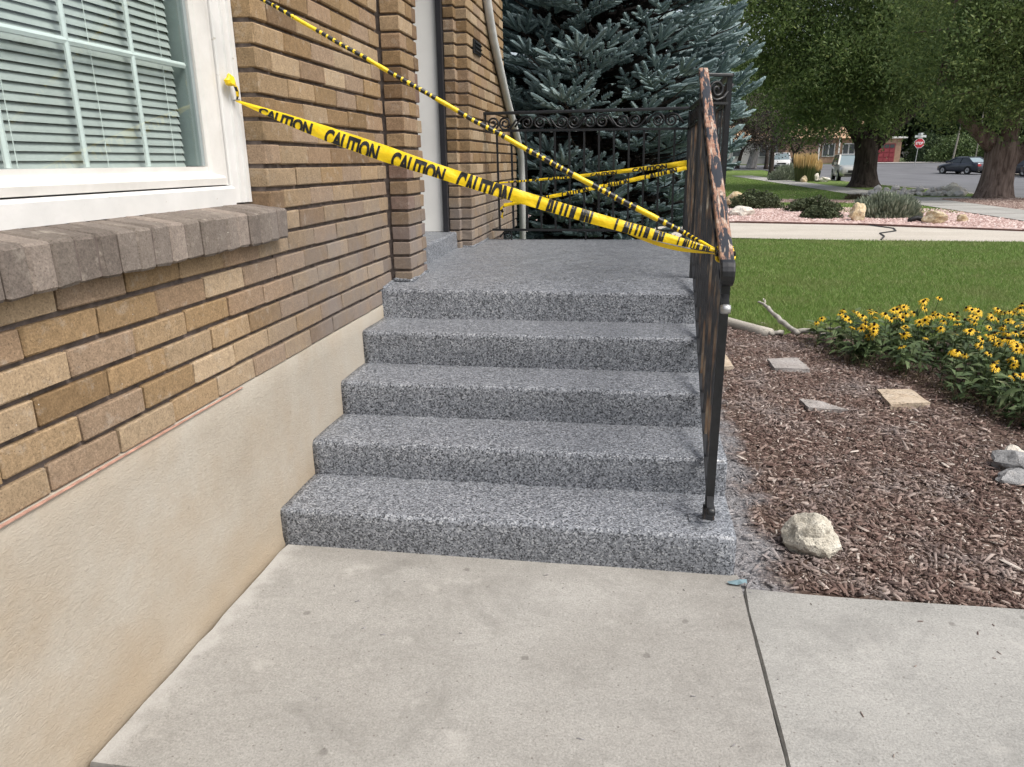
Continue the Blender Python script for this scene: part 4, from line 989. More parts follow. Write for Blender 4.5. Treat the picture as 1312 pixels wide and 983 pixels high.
paver([(1.86, 2.87), (2.06, 2.88), (2.05, 3.21), (1.86, 3.18)], 0.024, 'paver_tan', 'tan stepping stone partly behind the stair railing', 4)
# round concrete edging at the lawn
b = MB(); b.tube([(1.0, 5.62, -0.005), (1.5, 5.1, 0.0), (1.9, 4.75, 0.008), (2.187, 4.44, 0.015), (2.30, 4.24, 0.018), (2.40, 4.11, 0.015), (2.50, 4.0, 0.01)], [0.05]*7, 12)
tag(b.build('lawn_edging', 'kerb', smooth=True), 'low rounded concrete edging curving along the front lawn', 'edging')
t = thing('driftwood_branch', 'bleached grey driftwood branch lying at the corner of the lawn', 'branch', (2.60, 4.0, 0.0))
def gnarl(pts, r0, r1, name='limb'):
    r0 *= .72; r1 *= .72
    b = MB(); P = []
    pts = [Vector(p) for p in pts]
    for a, c in zip(pts, pts[1:]):
        for k in range(5): P.append(a.lerp(c, k/5)+Vector((random.uniform(-1, 1), random.uniform(-1, 1), random.uniform(-1, 1)))*0.008)
    P.append(pts[-1]); m = len(P); b.tube(P, [(r0+(r1-r0)*i/(m-1))*random.uniform(.85, 1.2) for i in range(m)], 9); b.build(name, 'driftwood', t, smooth=True)
gnarl([(2.70, 3.86, 0.05), (2.63, 4.02, 0.085), (2.555, 4.25, 0.14), (2.50, 4.42, 0.19)], 0.034, 0.020)
gnarl([(2.50, 4.42, 0.19), (2.45, 4.44, 0.205)], 0.017, 0.010); gnarl([(2.505, 4.41, 0.185), (2.50, 4.45, 0.235)], 0.014, 0.008)
gnarl([(2.66, 3.92, 0.05), (2.78, 3.86, 0.075), (2.88, 3.88, 0.05), (2.98, 3.80, 0.085)], 0.030, 0.014)
gnarl([(2.84, 3.87, 0.06), (2.90, 3.80, 0.11), (2.99, 3.76, 0.13)], 0.018, 0.010); gnarl([(2.60, 4.0, 0.03), (2.50, 3.97, 0.02), (2.44, 4.03, 0.04)], 0.028, 0.016)
rag = MB(); rag.add([(1.722+.035*math.cos(a)*random.uniform(.5, 1.2), 0.022+.022*math.sin(a)*random.uniform(.5, 1.2), 0.004+random.uniform(0, .012)) for a in [k*math.pi/5 for k in range(10)]]+[(1.722, 0.022, 0.02)], [(k, (k+1) % 10, 10) for k in range(10)])
tag(rag.build('blue_rag', 'cyan_rag'), 'small scrap of blue stuff at the head of the walk joint', 'scrap')

# ---- black eyed susans
def leaf_quads(P, D, U, L, W, fold=0.25):
    """each leaf = 2 quads bent along its length, tapering to a point"""
    S = np.cross(D, U); S /= np.linalg.norm(S, axis=1, keepdims=True)+1e-9
    L = L[:, None]; W = W[:, None]
    v0 = P-S*W*0.12; v1 = P+S*W*0.12; mid = P+D*L*0.5+U*L*0.06
    v2 = mid+S*W*0.5; v3 = mid-S*W*0.5; tip = P+D*L-U*L*fold*0.4
    v4 = tip+S*W*0.06; v5 = tip-S*W*0.06
    n = len(P); V = np.stack([v0, v1, v2, v3, v4, v5], 1).reshape(-1, 3)
    F = (np.array([(0, 1, 2, 3), (3, 2, 4, 5)])[None]+6*np.arange(n)[:, None, None]).reshape(-1, 4); return V, F
FB = [(2.66, 3.80), (2.80, 3.30), (2.90, 3.02), (3.07, 2.92), (3.22, 2.70), (3.29, 2.36), (3.36, 2.06), (3.50, 1.80), (3.72, 1.55)]
def inbed(x, y):
    for (x0, y0), (x1, y1) in zip(FB, FB[1:]):
        if y1 <= y <= y0:
            xe = x0+(x1-x0)*(y-y0)/(y1-y0); return x > xe+0.02 and y < 3.98 and x < 5.4
    return False
seeds = [((2.95, 3.72), 'black-eyed susan clump at the left tip of the bed beside the driftwood'), ((3.12, 3.28), 'black-eyed susan clump at front left behind the grey stepping stone'),
         ((3.55, 3.62), 'black-eyed susan clump at the back middle of the bed against the lawn'), ((3.48, 2.85), 'black-eyed susan clump directly behind the tan stepping stone'),
         ((4.2, 3.55), 'black-eyed susan clump at back right with the densest flowers'), ((3.75, 2.2), 'black-eyed susan clump nearest the camera at the right picture edge'), ((4.25, 2.85), 'black-eyed susan clump in the middle right of the bed')]
cl = [thing('black_eyed_susan', lb, 'flower clump', (s[0], s[1], -0.01), group='black-eyed susans in the flower bed') for s, lb in seeds]
def whichc(x, y): return min(range(len(seeds)), key=lambda i: (seeds[i][0][0]-x)**2+(seeds[i][0][1]-y)**2)
b = MB()
npet = 12
for k in range(npet):
    a = 2*math.pi*k/npet+random.uniform(-.1, .1); ca, sa = math.cos(a), math.sin(a); r1 = 0.036*random.uniform(.88, 1.08); w = 0.0088; dr = random.uniform(-.012, -.002)
    def q(r, s, z): return (r*ca-s*sa, r*sa+s*ca, z)
    b.add([q(.006, -.002, 0), q(.006, .002, 0), q(.022, w*.55, .001), q(.022, -w*.55, .001), q(r1, .0015, dr), q(r1, -.0015, dr)], [(0, 1, 2, 3), (3, 2, 4, 5)])
PET = [b.mesh('flower', 'petal')]
b2 = MB(); b2.v = [(x, y, z-0.004-0.5*(x*x+y*y)*14) for x, y, z in b.v]; b2.f = b.f[:]; b2.m = b.m[:]; PET.append(b2.mesh('flower', 'petal'))
b = MB(); b.lathe([(0.0095, -.002), (0.0105, .004), (0.0085, .010), (0.004, .0135), (0.0, .0142)], 9); CONE = b.mesh('cone', 'cone', smooth=True)
stems = [MB() for _ in seeds]; pos_l = [[] for _ in seeds]
pts = []
while len(pts) < 600:
    x, y = rng.uniform(2.66, 5.2), rng.uniform(1.55, 3.98)
    if inbed(x, y): pts.append((x, y))
nfl = 0
for i, (x, y) in enumerate(pts):
    c = whichc(x, y); edge = min((x-a)**2+(y-b_)**2 for a, b_ in FB)**.5
    h = (0.155+0.105*min(1, edge/0.35))*random.uniform(.8, 1.15)
    p = Vector((x, y, -0.01)); top = p+Vector((random.uniform(-.05, .05), random.uniform(-.06, .03), h))
    stems[c].tube([p, p.lerp(top, .5)+Vector((random.uniform(-.012, .012), random.uniform(-.012, .012), 0)), top], [.0035, .003, .002], 4, cap=False)
    for k in range(11):
        tt = random.uniform(.12, 1.0); pos_l[c].append(tuple(p.lerp(top, tt)))
    if (edge > 0.10 and random.random() < 0.75) or random.random() < 0.03:
        hh = h+random.uniform(.02, .11); ft = Vector((top.x+random.uniform(-.04, .04), top.y+random.uniform(-.05, .02), hh))
        stems[c].tube([top, top.lerp(ft, .6), ft], .0022, 4, cap=False)
        o = bpy.data.objects.new('flower', PET[random.random() < .35]); o.location = ft-Vector(cl[c].location)
        o.rotation_euler = Vector((random.gauss(0, .45), random.gauss(-.35, .45), 1.0)).to_track_quat('Z', 'Y').to_euler(); s = random.uniform(.62, 1.05); o.scale = (s, s, s); link(o, cl[c])
        k2 = bpy.data.objects.new('cone', CONE); link(k2, o); nfl += 1
    elif random.random() < 0.06:
        ft = Vector((top.x, top.y, h+random.uniform(.05, .14))); stems[c].tube([top, ft], .002, 4, cap=False); k2 = bpy.data.objects.new('spent_cone', CONE); k2.location = ft-Vector(cl[c].location); link(k2, cl[c])
for c in range(len(seeds)):
    if stems[c].v: stems[c].build('stems', 'stem_green', cl[c])['kind'] = 'stuff'
    P = np.array(pos_l[c]); n = len(P)
    if not n: continue
    a = rng.uniform(0, 2*np.pi, n); e = rng.uniform(-.35, .65, n); D = np.stack([np.cos(a)*np.cos(e), np.sin(a)*np.cos(e), np.sin(e)], 1)
    U = np.array([0, 0, 1.0])+rng.normal(0, .25, (n, 3)); U -= D*np.sum(U*D, 1, keepdims=True); U /= np.linalg.norm(U, axis=1, keepdims=True)
    V, F = leaf_quads(P, D, U, rng.uniform(.06, .125, n), rng.uniform(.020, .042, n), .5)
    fast('leaves', V, F, 'susan_leaf', cl[c], off=wloc(cl[c]))
# dry tangle at the foot of the bed
b = MB()
for k in range(420):
    i = random.randrange(len(FB)-1); t_ = random.random(); x = FB[i][0]+(FB[i+1][0]-FB[i][0])*t_; y = FB[i][1]+(FB[i+1][1]-FB[i][1])*t_
    p = Vector((x+random.uniform(-.06, .12), y+random.uniform(-.08, .08), -0.01)); q_ = p+Vector((random.uniform(-.10, .10), random.uniform(-.10, .05), random.uniform(.02, .14)))
    b.tube([p, p.lerp(q_, .5)+Vector((0, 0, .02)), q_], [.0022, .0018, .001], 3, cap=False)
o = b.build('dry_stalks', 'dry_stem'); tag(o, 'tangle of dry brown stalks along the front of the flower bed', 'dry stalks', kind='stuff')

# ---- lawn blades
def blades(name, x, y, h, w, mat, z=0.0, lean=0.5):
    n = len(x); a = rng.uniform(0, 2*np.pi, n); l = rng.normal(0, lean, (n, 2)); P = np.stack([x, y, np.full(n, z-0.006)], 1)
    S = np.stack([np.cos(a), np.sin(a), np.zeros(n)], 1)*(w/2)[:, None]
    T = P+np.stack([l[:, 0]*h, l[:, 1]*h, h], 1)
    V = np.stack([P-S, P+S, T], 1).reshape(-1, 3); F = np.arange(3*n).reshape(-1, 3)
    o = fast(name, V, F, mat); o['kind'] = 'stuff'; return o
n = 300000; yy = -2.345+6.0*np.exp(rng.uniform(0, 1, n)*math.log(14.6/6.0)); dist = yy+2.345
xx = 1.31+dist*rng.uniform(0.03, 0.75, n)
ok = (yy < 11.85-0.09*(xx-5.3)+0.1) & (xx+yy > 6.70) & ((yy > 3.95) | (xx > 5.6)) & ~((xx < 2.95) & (yy < 4.05+0.35*(2.95-xx)))
xx, yy, dist = xx[ok], yy[ok], dist[ok]
blades('lawn_grass', xx, yy, rng.uniform(.02, .048, len(xx)), np.clip(0.0008*dist, .004, .013), 'grass')
n = 60000; yy = rng.uniform(19, 60, n); xx = rng.uniform(2.5, 10.0, n); ok = (xx+yy*0.55 > 17.5+rng.uniform(-.3, .3, n)) | (yy > 25); ok &= ~((yy > 24.2) & (yy < 27) & (xx > 3.8))
blades('far_lawn_grass', xx[ok], yy[ok], rng.uniform(.025, .06, ok.sum()), np.full(ok.sum(), .045), 'grass')

# ================================================================== SPRUCES
NN = 34
_t = np.linspace(0.04, 1.0, NN); _a = np.arange(NN)*2.39996
_tl = []
for i in range(NN):
    c, s_ = math.cos(_a[i]), math.sin(_a[i]); rad = np.array([0, c, s_]); tan = np.array([0, -s_, c]); base_ = np.array([_t[i]*0.90, 0, 0])+rad*0.06
    nl = 0.115*(1.0-0.2*_t[i]); tip_ = base_+np.array([0.75*nl, 0, 0])+rad*nl
    if i > NN-5: tip_ = base_+np.array([nl*1.2, 0, 0])-rad*0.02
    _tl.append([base_-tan*0.026, base_+tan*0.026, tip_])
_rings = [(0.0, 0.04), (0.2, 0.105), (0.88, 0.090)]; _n5 = 5
_pt = lambda k, j: np.array([_rings[k][0], _rings[k][1]*math.cos(j*2*math.pi/_n5), _rings[k][1]*math.sin(j*2*math.pi/_n5)])
for k in range(2):
    for j in range(_n5): _tl += [[_pt(k, j), _pt(k, j+1), _pt(k+1, j+1)], [_pt(k, j), _pt(k+1, j+1), _pt(k+1, j)]]
for j in range(_n5): _tl.append([_pt(2, j), _pt(2, j+1), np.array([1.02, 0, 0])])
_tri = np.array(_tl); K = len(_tri)
def spruce(name, label, base, H, R0, tiers, mat='needles', seed=1):
    """tiers: (z0, z1, whorls, boughs per whorl, shoot length, sector, twig step, first twig)"""
    rn = random.Random(seed); t = thing(name, label, 'spruce tree', base)
    bx, by, bz = base; b = MB()
    b.tube([(bx+.04*math.sin(z*2), by+.04*math.cos(z*3), bz+z) for z in np.linspace(0, H, 12)], [0.17*(1-z/H)+.01 for z in np.linspace(0, H, 12)], 9); b.build('trunk', 'bark_dark', t, smooth=True)
    O = []; D = []; S = []; lb = MB(); SHADE_FILL = []
    def sh(p, d, l): O.append(tuple(p)); D.append(tuple(d)); S.append(l); SHADE_FILL.append(shade_fill)
    UP = Vector((0, 0, 1))
    for (z0, z1, nw, perw, shoot, sector, step, s_first, *dd_) in tiers:
        shade_fill = bool(dd_); s_last = dd_[0] if dd_ else 1.0
        for w in range(nw):
            zz = z0+(z1-z0)*w/(nw-1); Rw = R0*(1-zz/H)*(0.62+0.38*smooth01((zz-0.6)/1.6))
            for k in range(perw):
                az = 2*math.pi*(k+rn.random()*.7)/perw+w*1.1
                if sector and math.cos(az-sector[0]) < sector[1]: continue
                L = Rw*rn.uniform(.74, 1.03); hd_ = Vector((math.cos(az), math.sin(az), 0)); side = Vector((-hd_.y, hd_.x, 0)); z_ = zz+rn.uniform(-.10, .10); dr = rn.uniform(.30, .50)
                def bp(s): return Vector((bx, by, bz+z_))+hd_*(L*s)+Vector((0, 0, L*(0.10*s-dr*s*s+(dr+.02)*s**3)))
                nseg = 8; lb.tube([bp(i/nseg) for i in range(nseg+1)], [0.022*(1-i/nseg)+.004 for i in range(nseg+1)], 4, cap=False)
                s = s_first+rn.uniform(0, .05); alt = 1
                while s < s_last:
                    p = bp(s); tan = (bp(min(1, s+.03))-bp(s-.03)).normalized(); l2 = min(0.60, (1-s)*L*0.75+0.13)*rn.uniform(.75, 1.15)*(0.6 if shade_fill else 1.0)
                    dir2 = (tan*0.75+side*alt*0.72+Vector((0, 0, rn.uniform(-.22, .22)))).normalized(); q = p+dir2*l2+Vector((0, 0, .10*l2))
                    lb.tube([p, q], [.006, .003], 3, cap=False)
                    m = max(1, int(l2/(shoot*0.42))); s2d = dir2.cross(UP).normalized()
                    for i in range(m):
                        f = (i+0.7)/m; pp = p.lerp(q, f)-Vector((0, 0, .05*f*f*l2))
                        for sg in (-1, 1):
                            if rn.random() < .08: continue
                            d3 = (dir2*0.80+s2d*sg*0.60+Vector((0, 0, rn.uniform(-.10, .38)))).normalized(); sh(pp, d3, shoot*rn.uniform(.66, 1.05)*(1.05-.35*f))
                    sh(q, (dir2+Vector((0, 0, .18))).normalized(), shoot*rn.uniform(.85, 1.2)); sh(p.lerp(q, .4), dir2, shoot*1.1)
                    s += step/L*rn.uniform(.8, 1.2)*0.62; alt = -alt
                if shade_fill: continue
                tip = bp(1.0); td = (bp(1)-bp(.93)).normalized()
                for dv in (0, .55, -.55): sh(tip-td*.06*abs(dv), (td+side*dv+Vector((0, 0, .2))).normalized(), shoot*1.2)
    lb.build('branches', 'bark_dark', t)
    O = np.array(O); D = np.array(D); S = np.array(S); M = len(O); U = np.tile(np.array([[0.0, 0.0, 1.0]]), (M, 1))
    Y = np.cross(U, D); Y /= np.linalg.norm(Y, axis=1, keepdims=True)+1e-9; Z = np.cross(D, Y)
    an = rng.uniform(0, 6.28, M); Y2 = Y*np.cos(an)[:, None]+Z*np.sin(an)[:, None]; Z2 = np.cross(D, Y2)
    tp = _tri.reshape(-1, 3)
    V = O[:, None, :]+S[:, None, None]*(tp[None, :, 0:1]*D[:, None, :]+tp[None, :, 1:2]*Y2[:, None, :]+tp[None, :, 2:3]*Z2[:, None, :])
    SHADE_FILL = np.array(SHADE_FILL)
    for nm, sel, mt in (('crown', ~SHADE_FILL, mat), ('inner_shade_twigs', SHADE_FILL, 'shade_twig')):  # inner shoots carry the crown's inner shade in their colour
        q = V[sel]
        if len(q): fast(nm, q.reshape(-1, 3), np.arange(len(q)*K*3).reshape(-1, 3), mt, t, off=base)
    return M
CF = (math.radians(-62), -0.05)
m1 = spruce('blue_spruce', 'blue spruce with silvery needled boughs close behind the porch railing', (0.78, 7.35, -0.1), 11.0, 2.42,
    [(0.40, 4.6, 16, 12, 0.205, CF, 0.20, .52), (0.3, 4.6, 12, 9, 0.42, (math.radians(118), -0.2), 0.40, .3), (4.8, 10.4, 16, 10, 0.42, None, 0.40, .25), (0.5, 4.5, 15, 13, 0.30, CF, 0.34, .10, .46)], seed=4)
m2 = spruce('blue_spruce', 'dark spruce standing in shade behind the blue spruce', (-0.9, 10.6, -0.1), 12.0, 2.5, [(0.4, 6.0, 14, 8, 0.46, (math.radians(-70), -0.3), 0.46, .3), (6.2, 11.4, 10, 8, .5, None, .6, .25)], seed=9)
m3 = spruce('blue_spruce', 'farther spruce filling the gap behind the porch, beside the shaded one', (0.95, 11.2, -0.1), 12.0, 2.1, [(0.4, 6.0, 14, 8, 0.46, (math.radians(-70), -0.3), 0.46, .3), (6.2, 11.4, 10, 8, .5, None, .6, .25)], seed=13)

# ================================================================== BROADLEAF TREES
def quad_leaves(P, size, rn=rng, droop=0.0):
    n = len(P); d = rn.normal(0, 1, (n, 3)); d[:, 2] -= droop; d /= np.linalg.norm(d, axis=1, keepdims=True)
    u = rn.normal(0, 1, (n, 3)); s = np.cross(d, u); s /= np.linalg.norm(s, axis=1, keepdims=True)
    L = (size*rn.uniform(.6, 1.25, n))[:, None]; W = L*0.42
    V = np.stack([P-d*L*.5, P+s*W*.5, P+d*L*.5, P-s*W*.5], 1).reshape(-1, 3)
    return V, np.arange(4*n).reshape(-1, 4)
def crown_points(c, r, nclump, per, crad, zmin=None, shell=0.55, seed=0, squash=0.75):
    g = np.random.default_rng(seed); out = []
    c = np.array(c); r = np.array(r); cc = []
    while len(cc) < nclump:
        d = g.normal(0, 1, 3); d /= np.linalg.norm(d); rad = (shell+(1-shell)*g.uniform()) if g.uniform() < .8 else g.uniform()
        k = 1+0.22*mnoise.noise(Vector(d*1.8)+Vector((seed*2.3, 0, 0)))
        p = c+d*r*rad*k
        if zmin is not None and p[2] < (zmin(p[0], p[1]) if callable(zmin) else zmin)+0.4*g.uniform(): continue
        cc.append(p)
    cc = np.array(cc)
    for p in cc:
        m = int(per*g.uniform(.5, 1.4)); cr = crad*g.uniform(.6, 1.3); q = g.normal(0, 0.5, (m, 3))*np.array([cr, cr, cr*squash]); out.append(p+q)
    return np.concatenate(out), cc
def tree(name, label, base, trunk, limbs, crown, mat, bark, leaf, cat='tree', group=None, parts=True):
    t = thing(name, label, cat, base, group=group); b = MB()
    b.tube([tuple(Vector(base)+Vector(p)) for p, _ in trunk], [r for _, r in trunk], 14, jit=.05)
    for lm in limbs: b.tube([tuple(Vector(base)+Vector(p)) for p, _ in lm], [r for _, r in lm], 8, jit=.05)
    V = []
    for (c, r, ncl, per, cr, zm, sd) in crown:
        P, cc = crown_points(c, r, ncl, per, cr, zm, seed=sd); V.append(P)
        g = random.Random(sd)
        for q in cc[::9]:
            st = Vector(base)+Vector(limbs[g.randrange(len(limbs))][-1][0]) if limbs else Vector(base)+Vector(trunk[-1][0])
            q = Vector(q); b.tube([st, st.lerp(q, .5)+Vector((g.uniform(-.4, .4), g.uniform(-.4, .4), .35)), q], [.09, .05, .015], 4, cap=False)
    b.build('trunk', bark, t, smooth=True)
    P = np.concatenate(V); V, F = quad_leaves(P, leaf, droop=.3); fast('crown', V, F, mat, t, off=base)
    return t
tree('elm_tree', 'large dark-trunked shade tree on the verge in front of the silver suv', (12.8, 38.4, 0.0),
     [((0, 0, -.1), 1.05), ((0, 0, .10), .80), ((0, 0, .35), .66), ((-.02, 0, .8), .57), ((-.05, 0, 1.5), .53), ((-.10, 0, 2.0), .56), ((-.18, 0, 2.5), .50)],
     [[((-.25, 0, 2.2), .40), ((-1.0, 0, 3.2), .33), ((-1.9, -.3, 4.6), .24), ((-2.6, -.5, 6.5), .12)], [((.10, 0, 1.9), .40), ((.9, 0, 2.75), .34), ((1.9, .2, 3.6), .28), ((3.2, .3, 5.0), .18), ((4.2, 0, 6.5), .08)], [((0, .1, 2.2), .34), ((.2, .5, 4), .25), ((.3, .8, 7), .12)]],
     [((12.0, 37.6, 8.0), (7.0, 6.0, 6.4), 470, 190, 1.15, lambda x, y: 2.0+0.0*x if x < 13.6 else 2.9+0.42*(x-13.6), 3), ((9.6, 35.5, 5.2), (3.4, 2.6, 3.2), 110, 170, .95, 2.0, 4), ((12.2, 34.5, 6.5), (4.5, 2.0, 4.2), 130, 170, .95, 2.3, 14), ((17.5, 38.5, 7.2), (3.4, 3.2, 3.6), 90, 160, .95, 4.0, 5), ((6.6, 36.5, 8.2), (3.0, 2.6, 4.2), 90, 160, .95, 3.2, 15)],
     'elm_leaf', 'bark_dark', 0.18)
tree('elm_tree', 'brown-barked tree with a low forked limb in the verge gravel at right', (13.9, 26.8, 0.0),
     [((0, 0, -.1), .72), ((0, 0, .15), .60), ((.02, 0, .5), .52), ((.03, 0, 1.0), .49), ((.05, 0, 1.5), .53), ((.02, 0, 1.9), .48)],
     [[((.3, 0, 1.25), .30), ((.9, 0, 1.75), .27), ((1.6, .1, 2.25), .23), ((2.6, .2, 3.4), .15)], [((-.15, 0, 1.7), .34), ((-.8, 0, 2.25), .26), ((-1.5, -.2, 2.75), .2), ((-2.4, -.3, 3.9), .12)], [((.1, 0, 1.8), .36), ((.4, .2, 3.0), .26), ((.4, .3, 5), .12)]],
     [((14.2, 26.6, 6.3), (4.6, 4.4, 4.6), 330, 190, .95, lambda x, y: 2.15 if x < 14.6 else 2.3, 7), ((12.4, 25.4, 4.6), (1.9, 1.8, 2.6), 90, 160, .75, 2.2, 8), ((16.2, 25.6, 5.2), (3.2, 2.2, 3.2), 120, 160, .8, 2.5, 9)],
     'elm_leaf', 'bark_brown', 0.14)
def small_tree(label, x, y, h0, r, mat, seed, base_z=0.0, tr=.22, bark='bark_dark', name='plum_tree', ncl=90, per=110, leaf=.2, lean=0.0):
    g = random.Random(seed)
    tree(name, label, (x, y, base_z), [((0, 0, -.1), tr*1.4), ((0, 0, .4), tr), ((lean*.5, 0, h0*.6), tr*.8), ((lean, 0, h0), tr*.65)],
         [[((lean, 0, h0*.9), tr*.5), ((lean+r*.3, .2, h0+r*.5), tr*.2)], [((lean, 0, h0*.9), tr*.5), ((lean-r*.3, -.2, h0+r*.6), tr*.2)]],
         [((x+lean, y, base_z+h0+r*.75), (r, r, r*.85), ncl, per, r*.24, base_z+h0*.72, seed)], mat, bark, leaf)
small_tree('dark purple plum tree above the white parked car', 15.0, 81.0, 2.0, 3.6, 'plum_leaf', 31, TZ(0, 78)-.05)
small_tree('dark purple plum tree at far left of the street, beside the pale stump', 12.3, 82.5, 2.1, 3.4, 'plum_leaf', 32, TZ(0, 78)-.05, lean=.4)
small_tree('low-crowned dark tree behind the golden reed grass', 14.2, 63.0, 1.9, 3.7, 'plum_leaf', 33, 0.0)
small_tree('green tree behind the white parked car, over the plum trees', 13.4, 68.5, 4.0, 4.6, 'elm_leaf', 34, 0.0, leaf=.24)
b = MB(); b.tube([(13.65, 82, .5), (13.7, 82, 1.0), (13.8, 82, 1.6), (13.95, 82, 2.25)], [.62, .52, .46, .44], 10, jit=.08)
tag(b.build('tree_stump', 'bark_grey'), 'pale grey broken tree stump at the far end of the verge', 'stump')
bgl = ['tall dark tree behind the pale house at far left', 'tall dark tree left of the red garage house', 'tall dark tree behind the roof of the red garage house', 'dark tree just right of the red garage',
       'dark tree directly behind the stop sign', 'dark tree behind the two leaning poles', 'dark tree behind the navy sedan', 'dark tree above the parked van at right', 'dark tree beyond the far right edge of the street']
for i, (x, y, r) in enumerate([(4, 118, 8), (17, 121, 9), (29, 122, 9), (40, 112, 8), (47, 106, 7.5), (54, 104, 7.5), (60, 98, 7.5), (66, 92, 7), (74, 86, 7.5)]):
    small_tree(bgl[i], x, y, 2.2, r, 'dark_leaf', 50+i, TZ(0, 100), .4, name='background_tree', ncl=190, per=95, leaf=.95)
# hedges and shrubs
def shrub(name, label, x, y, z, r, h, mat, n, leaf, seed, up=0.0, group=None):
    g = np.random.default_rng(seed); t = thing(name, label, 'shrub', (x, y, z), group=group)
    d = g.normal(0, 1, (n, 3)); d[:, 2] = np.abs(d[:, 2]); d /= np.linalg.norm(d, axis=1, keepdims=True)
    k = np.array([1+0.25*mnoise.noise(Vector(q*2.2)+Vector((seed, 0, 0))) for q in d]); rad = (g.uniform(0, 1, n)**.35*k)[:, None]
    P = np.array([x, y, z])+d*rad*np.array([r[0], r[1], h])
    if up:
        D = d*np.array([1, 1, .6])+np.array([0, 0, up])+g.normal(0, .25, (n, 3)); D /= np.linalg.norm(D, axis=1, keepdims=True); s = np.cross(D, g.normal(0, 1, (n, 3))); s /= np.linalg.norm(s, axis=1, keepdims=True)
        L = leaf*g.uniform(.6, 1.2, n)[:, None]; W = L*.12; V = np.stack([P-D*L*.5, P+s*W, P+D*L*.5, P-s*W], 1).reshape(-1, 3); F = np.arange(4*n).reshape(-1, 4)
    else: V, F = quad_leaves(P, leaf, g)
    fast('foliage', V, F, mat, t, off=(x, y, z))
    b = MB()
    for q in range(5): a = q*1.26; b.tube([(x, y, z-.03), (x+math.cos(a)*r[0]*.5, y+math.sin(a)*r[1]*.5, z+h*.6)], [.02*r[0]+.008, .004], 4, cap=False)
    b.build('stems', 'bark_dark', t)
    return t
shrub('hedge_shrub', 'rounded light green shrub right of the stop sign post', 38.0, 93.0, TZ(0, 93), (3.2, 2.5), 3.0, 'hedge_leaf', 9000, .3, 1)
shrub('hedge_shrub', 'dark green shrub between the garage and the stop sign', 37.0, 99.5, TZ(0, 98), (2.6, 2.2), 3.4, 'dark_leaf', 7000, .3, 2)
shrub('hedge_shrub', 'pale green shrub behind the leaning poles', 43.0, 92.0, TZ(0, 93), (4.0, 2.5), 2.6, 'hedge_leaf', 7000, .3, 3)
shrub('hedge_shrub', 'tall light green bush above the navy sedan', 46.5, 88.0, TZ(0, 90), (4.8, 2.5), 5.0, 'hedge_leaf', 9000, .32, 4)
shrub('hedge_shrub', 'dark green bush behind the parked van', 52.0, 84.0, TZ(0, 88), (5.5, 2.5), 3.6, 'dark_leaf', 8000, .32, 5)
shrub('gravel_shrub', 'large grey-green wispy shrub in the pink gravel', 7.55, 17.6, 0.0, (.86, .55), .58, 'sage', 5200, .16, 6, up=1.4)
shrub('gravel_shrub', 'low dark juniper in front, beside the larger one in gravel', 5.95, 17.4, 0.0, (.48, .36), .30, 'low_shrub', 2600, .09, 7)
shrub('gravel_shrub', 'spreading dark juniper at the lawn edge of the gravel', 6.35, 20.0, 0.0, (.75, .5), .40, 'low_shrub', 3200, .10, 8)
shrub('gravel_shrub', 'low dark juniper by the pale boulder at left of the gravel', 5.0, 21.4, 0.0, (.85, .5), .52, 'low_shrub', 3200, .11, 9)
shrub('gravel_shrub', 'small brown tuft in the strip of gravel across the lawn', 9.3, 26.6, 0.0, (.45, .3), .18, 'dry_stem', 900, .10, 10, up=.8)
shrub('verge_shrub', 'rounded silvery shrub left of the golden reed grass', 11.6, 52.5, 0.0, (1.1, .8), 1.05, 'sage', 3200, .22, 11, up=1.0)
# golden feather reed grass
def reed(label, x, y, w, h, n, seed):
    g = np.random.default_rng(seed); t = thing('reed_grass', label, 'ornamental grass', (x, y, 0))
    a = g.uniform(0, 6.28, n); r = w*.42*np.sqrt(g.uniform(0, 1, n)); bx = x+r*np.cos(a)*.8; by = y+r*np.sin(a)*.8; hh = h*g.uniform(.82, 1.06, n); tx = x+r*np.cos(a)*1.15; ty = y+r*np.sin(a)*1.15
    def strips(z0, z1, wd):
        f0, f1 = z0, z1; P0 = np.stack([bx+(tx-bx)*f0, by+(ty-by)*f0, hh*f0], 1); P1 = np.stack([bx+(tx-bx)*f1, by+(ty-by)*f1, hh*f1], 1); Pm = (P0+P1)/2; b_ = g.uniform(0, 3.14, n)
        S = np.stack([np.cos(b_), np.sin(b_)*.4, np.zeros(n)], 1)*wd; return np.stack([P0, Pm+S, P1, Pm-S], 1).reshape(-1, 3), np.arange(4*n).reshape(-1, 4)
    V, F = strips(0.0, .72, .03); fast('blades', V, F, 'reed_green', t, off=(x, y, 0)); V, F = strips(.5, 1.0, .035); fast('plumes', V, F, 'reed_gold', t, off=(x, y, 0))
reed('tall golden feather reed grass clump on the verge', 12.05, 48.6, 1.55, 1.72, 620, 1)
reed('shorter reed grass clump hugging the right side of the tall one', 12.75, 49.4, 1.1, 1.35, 300, 2)
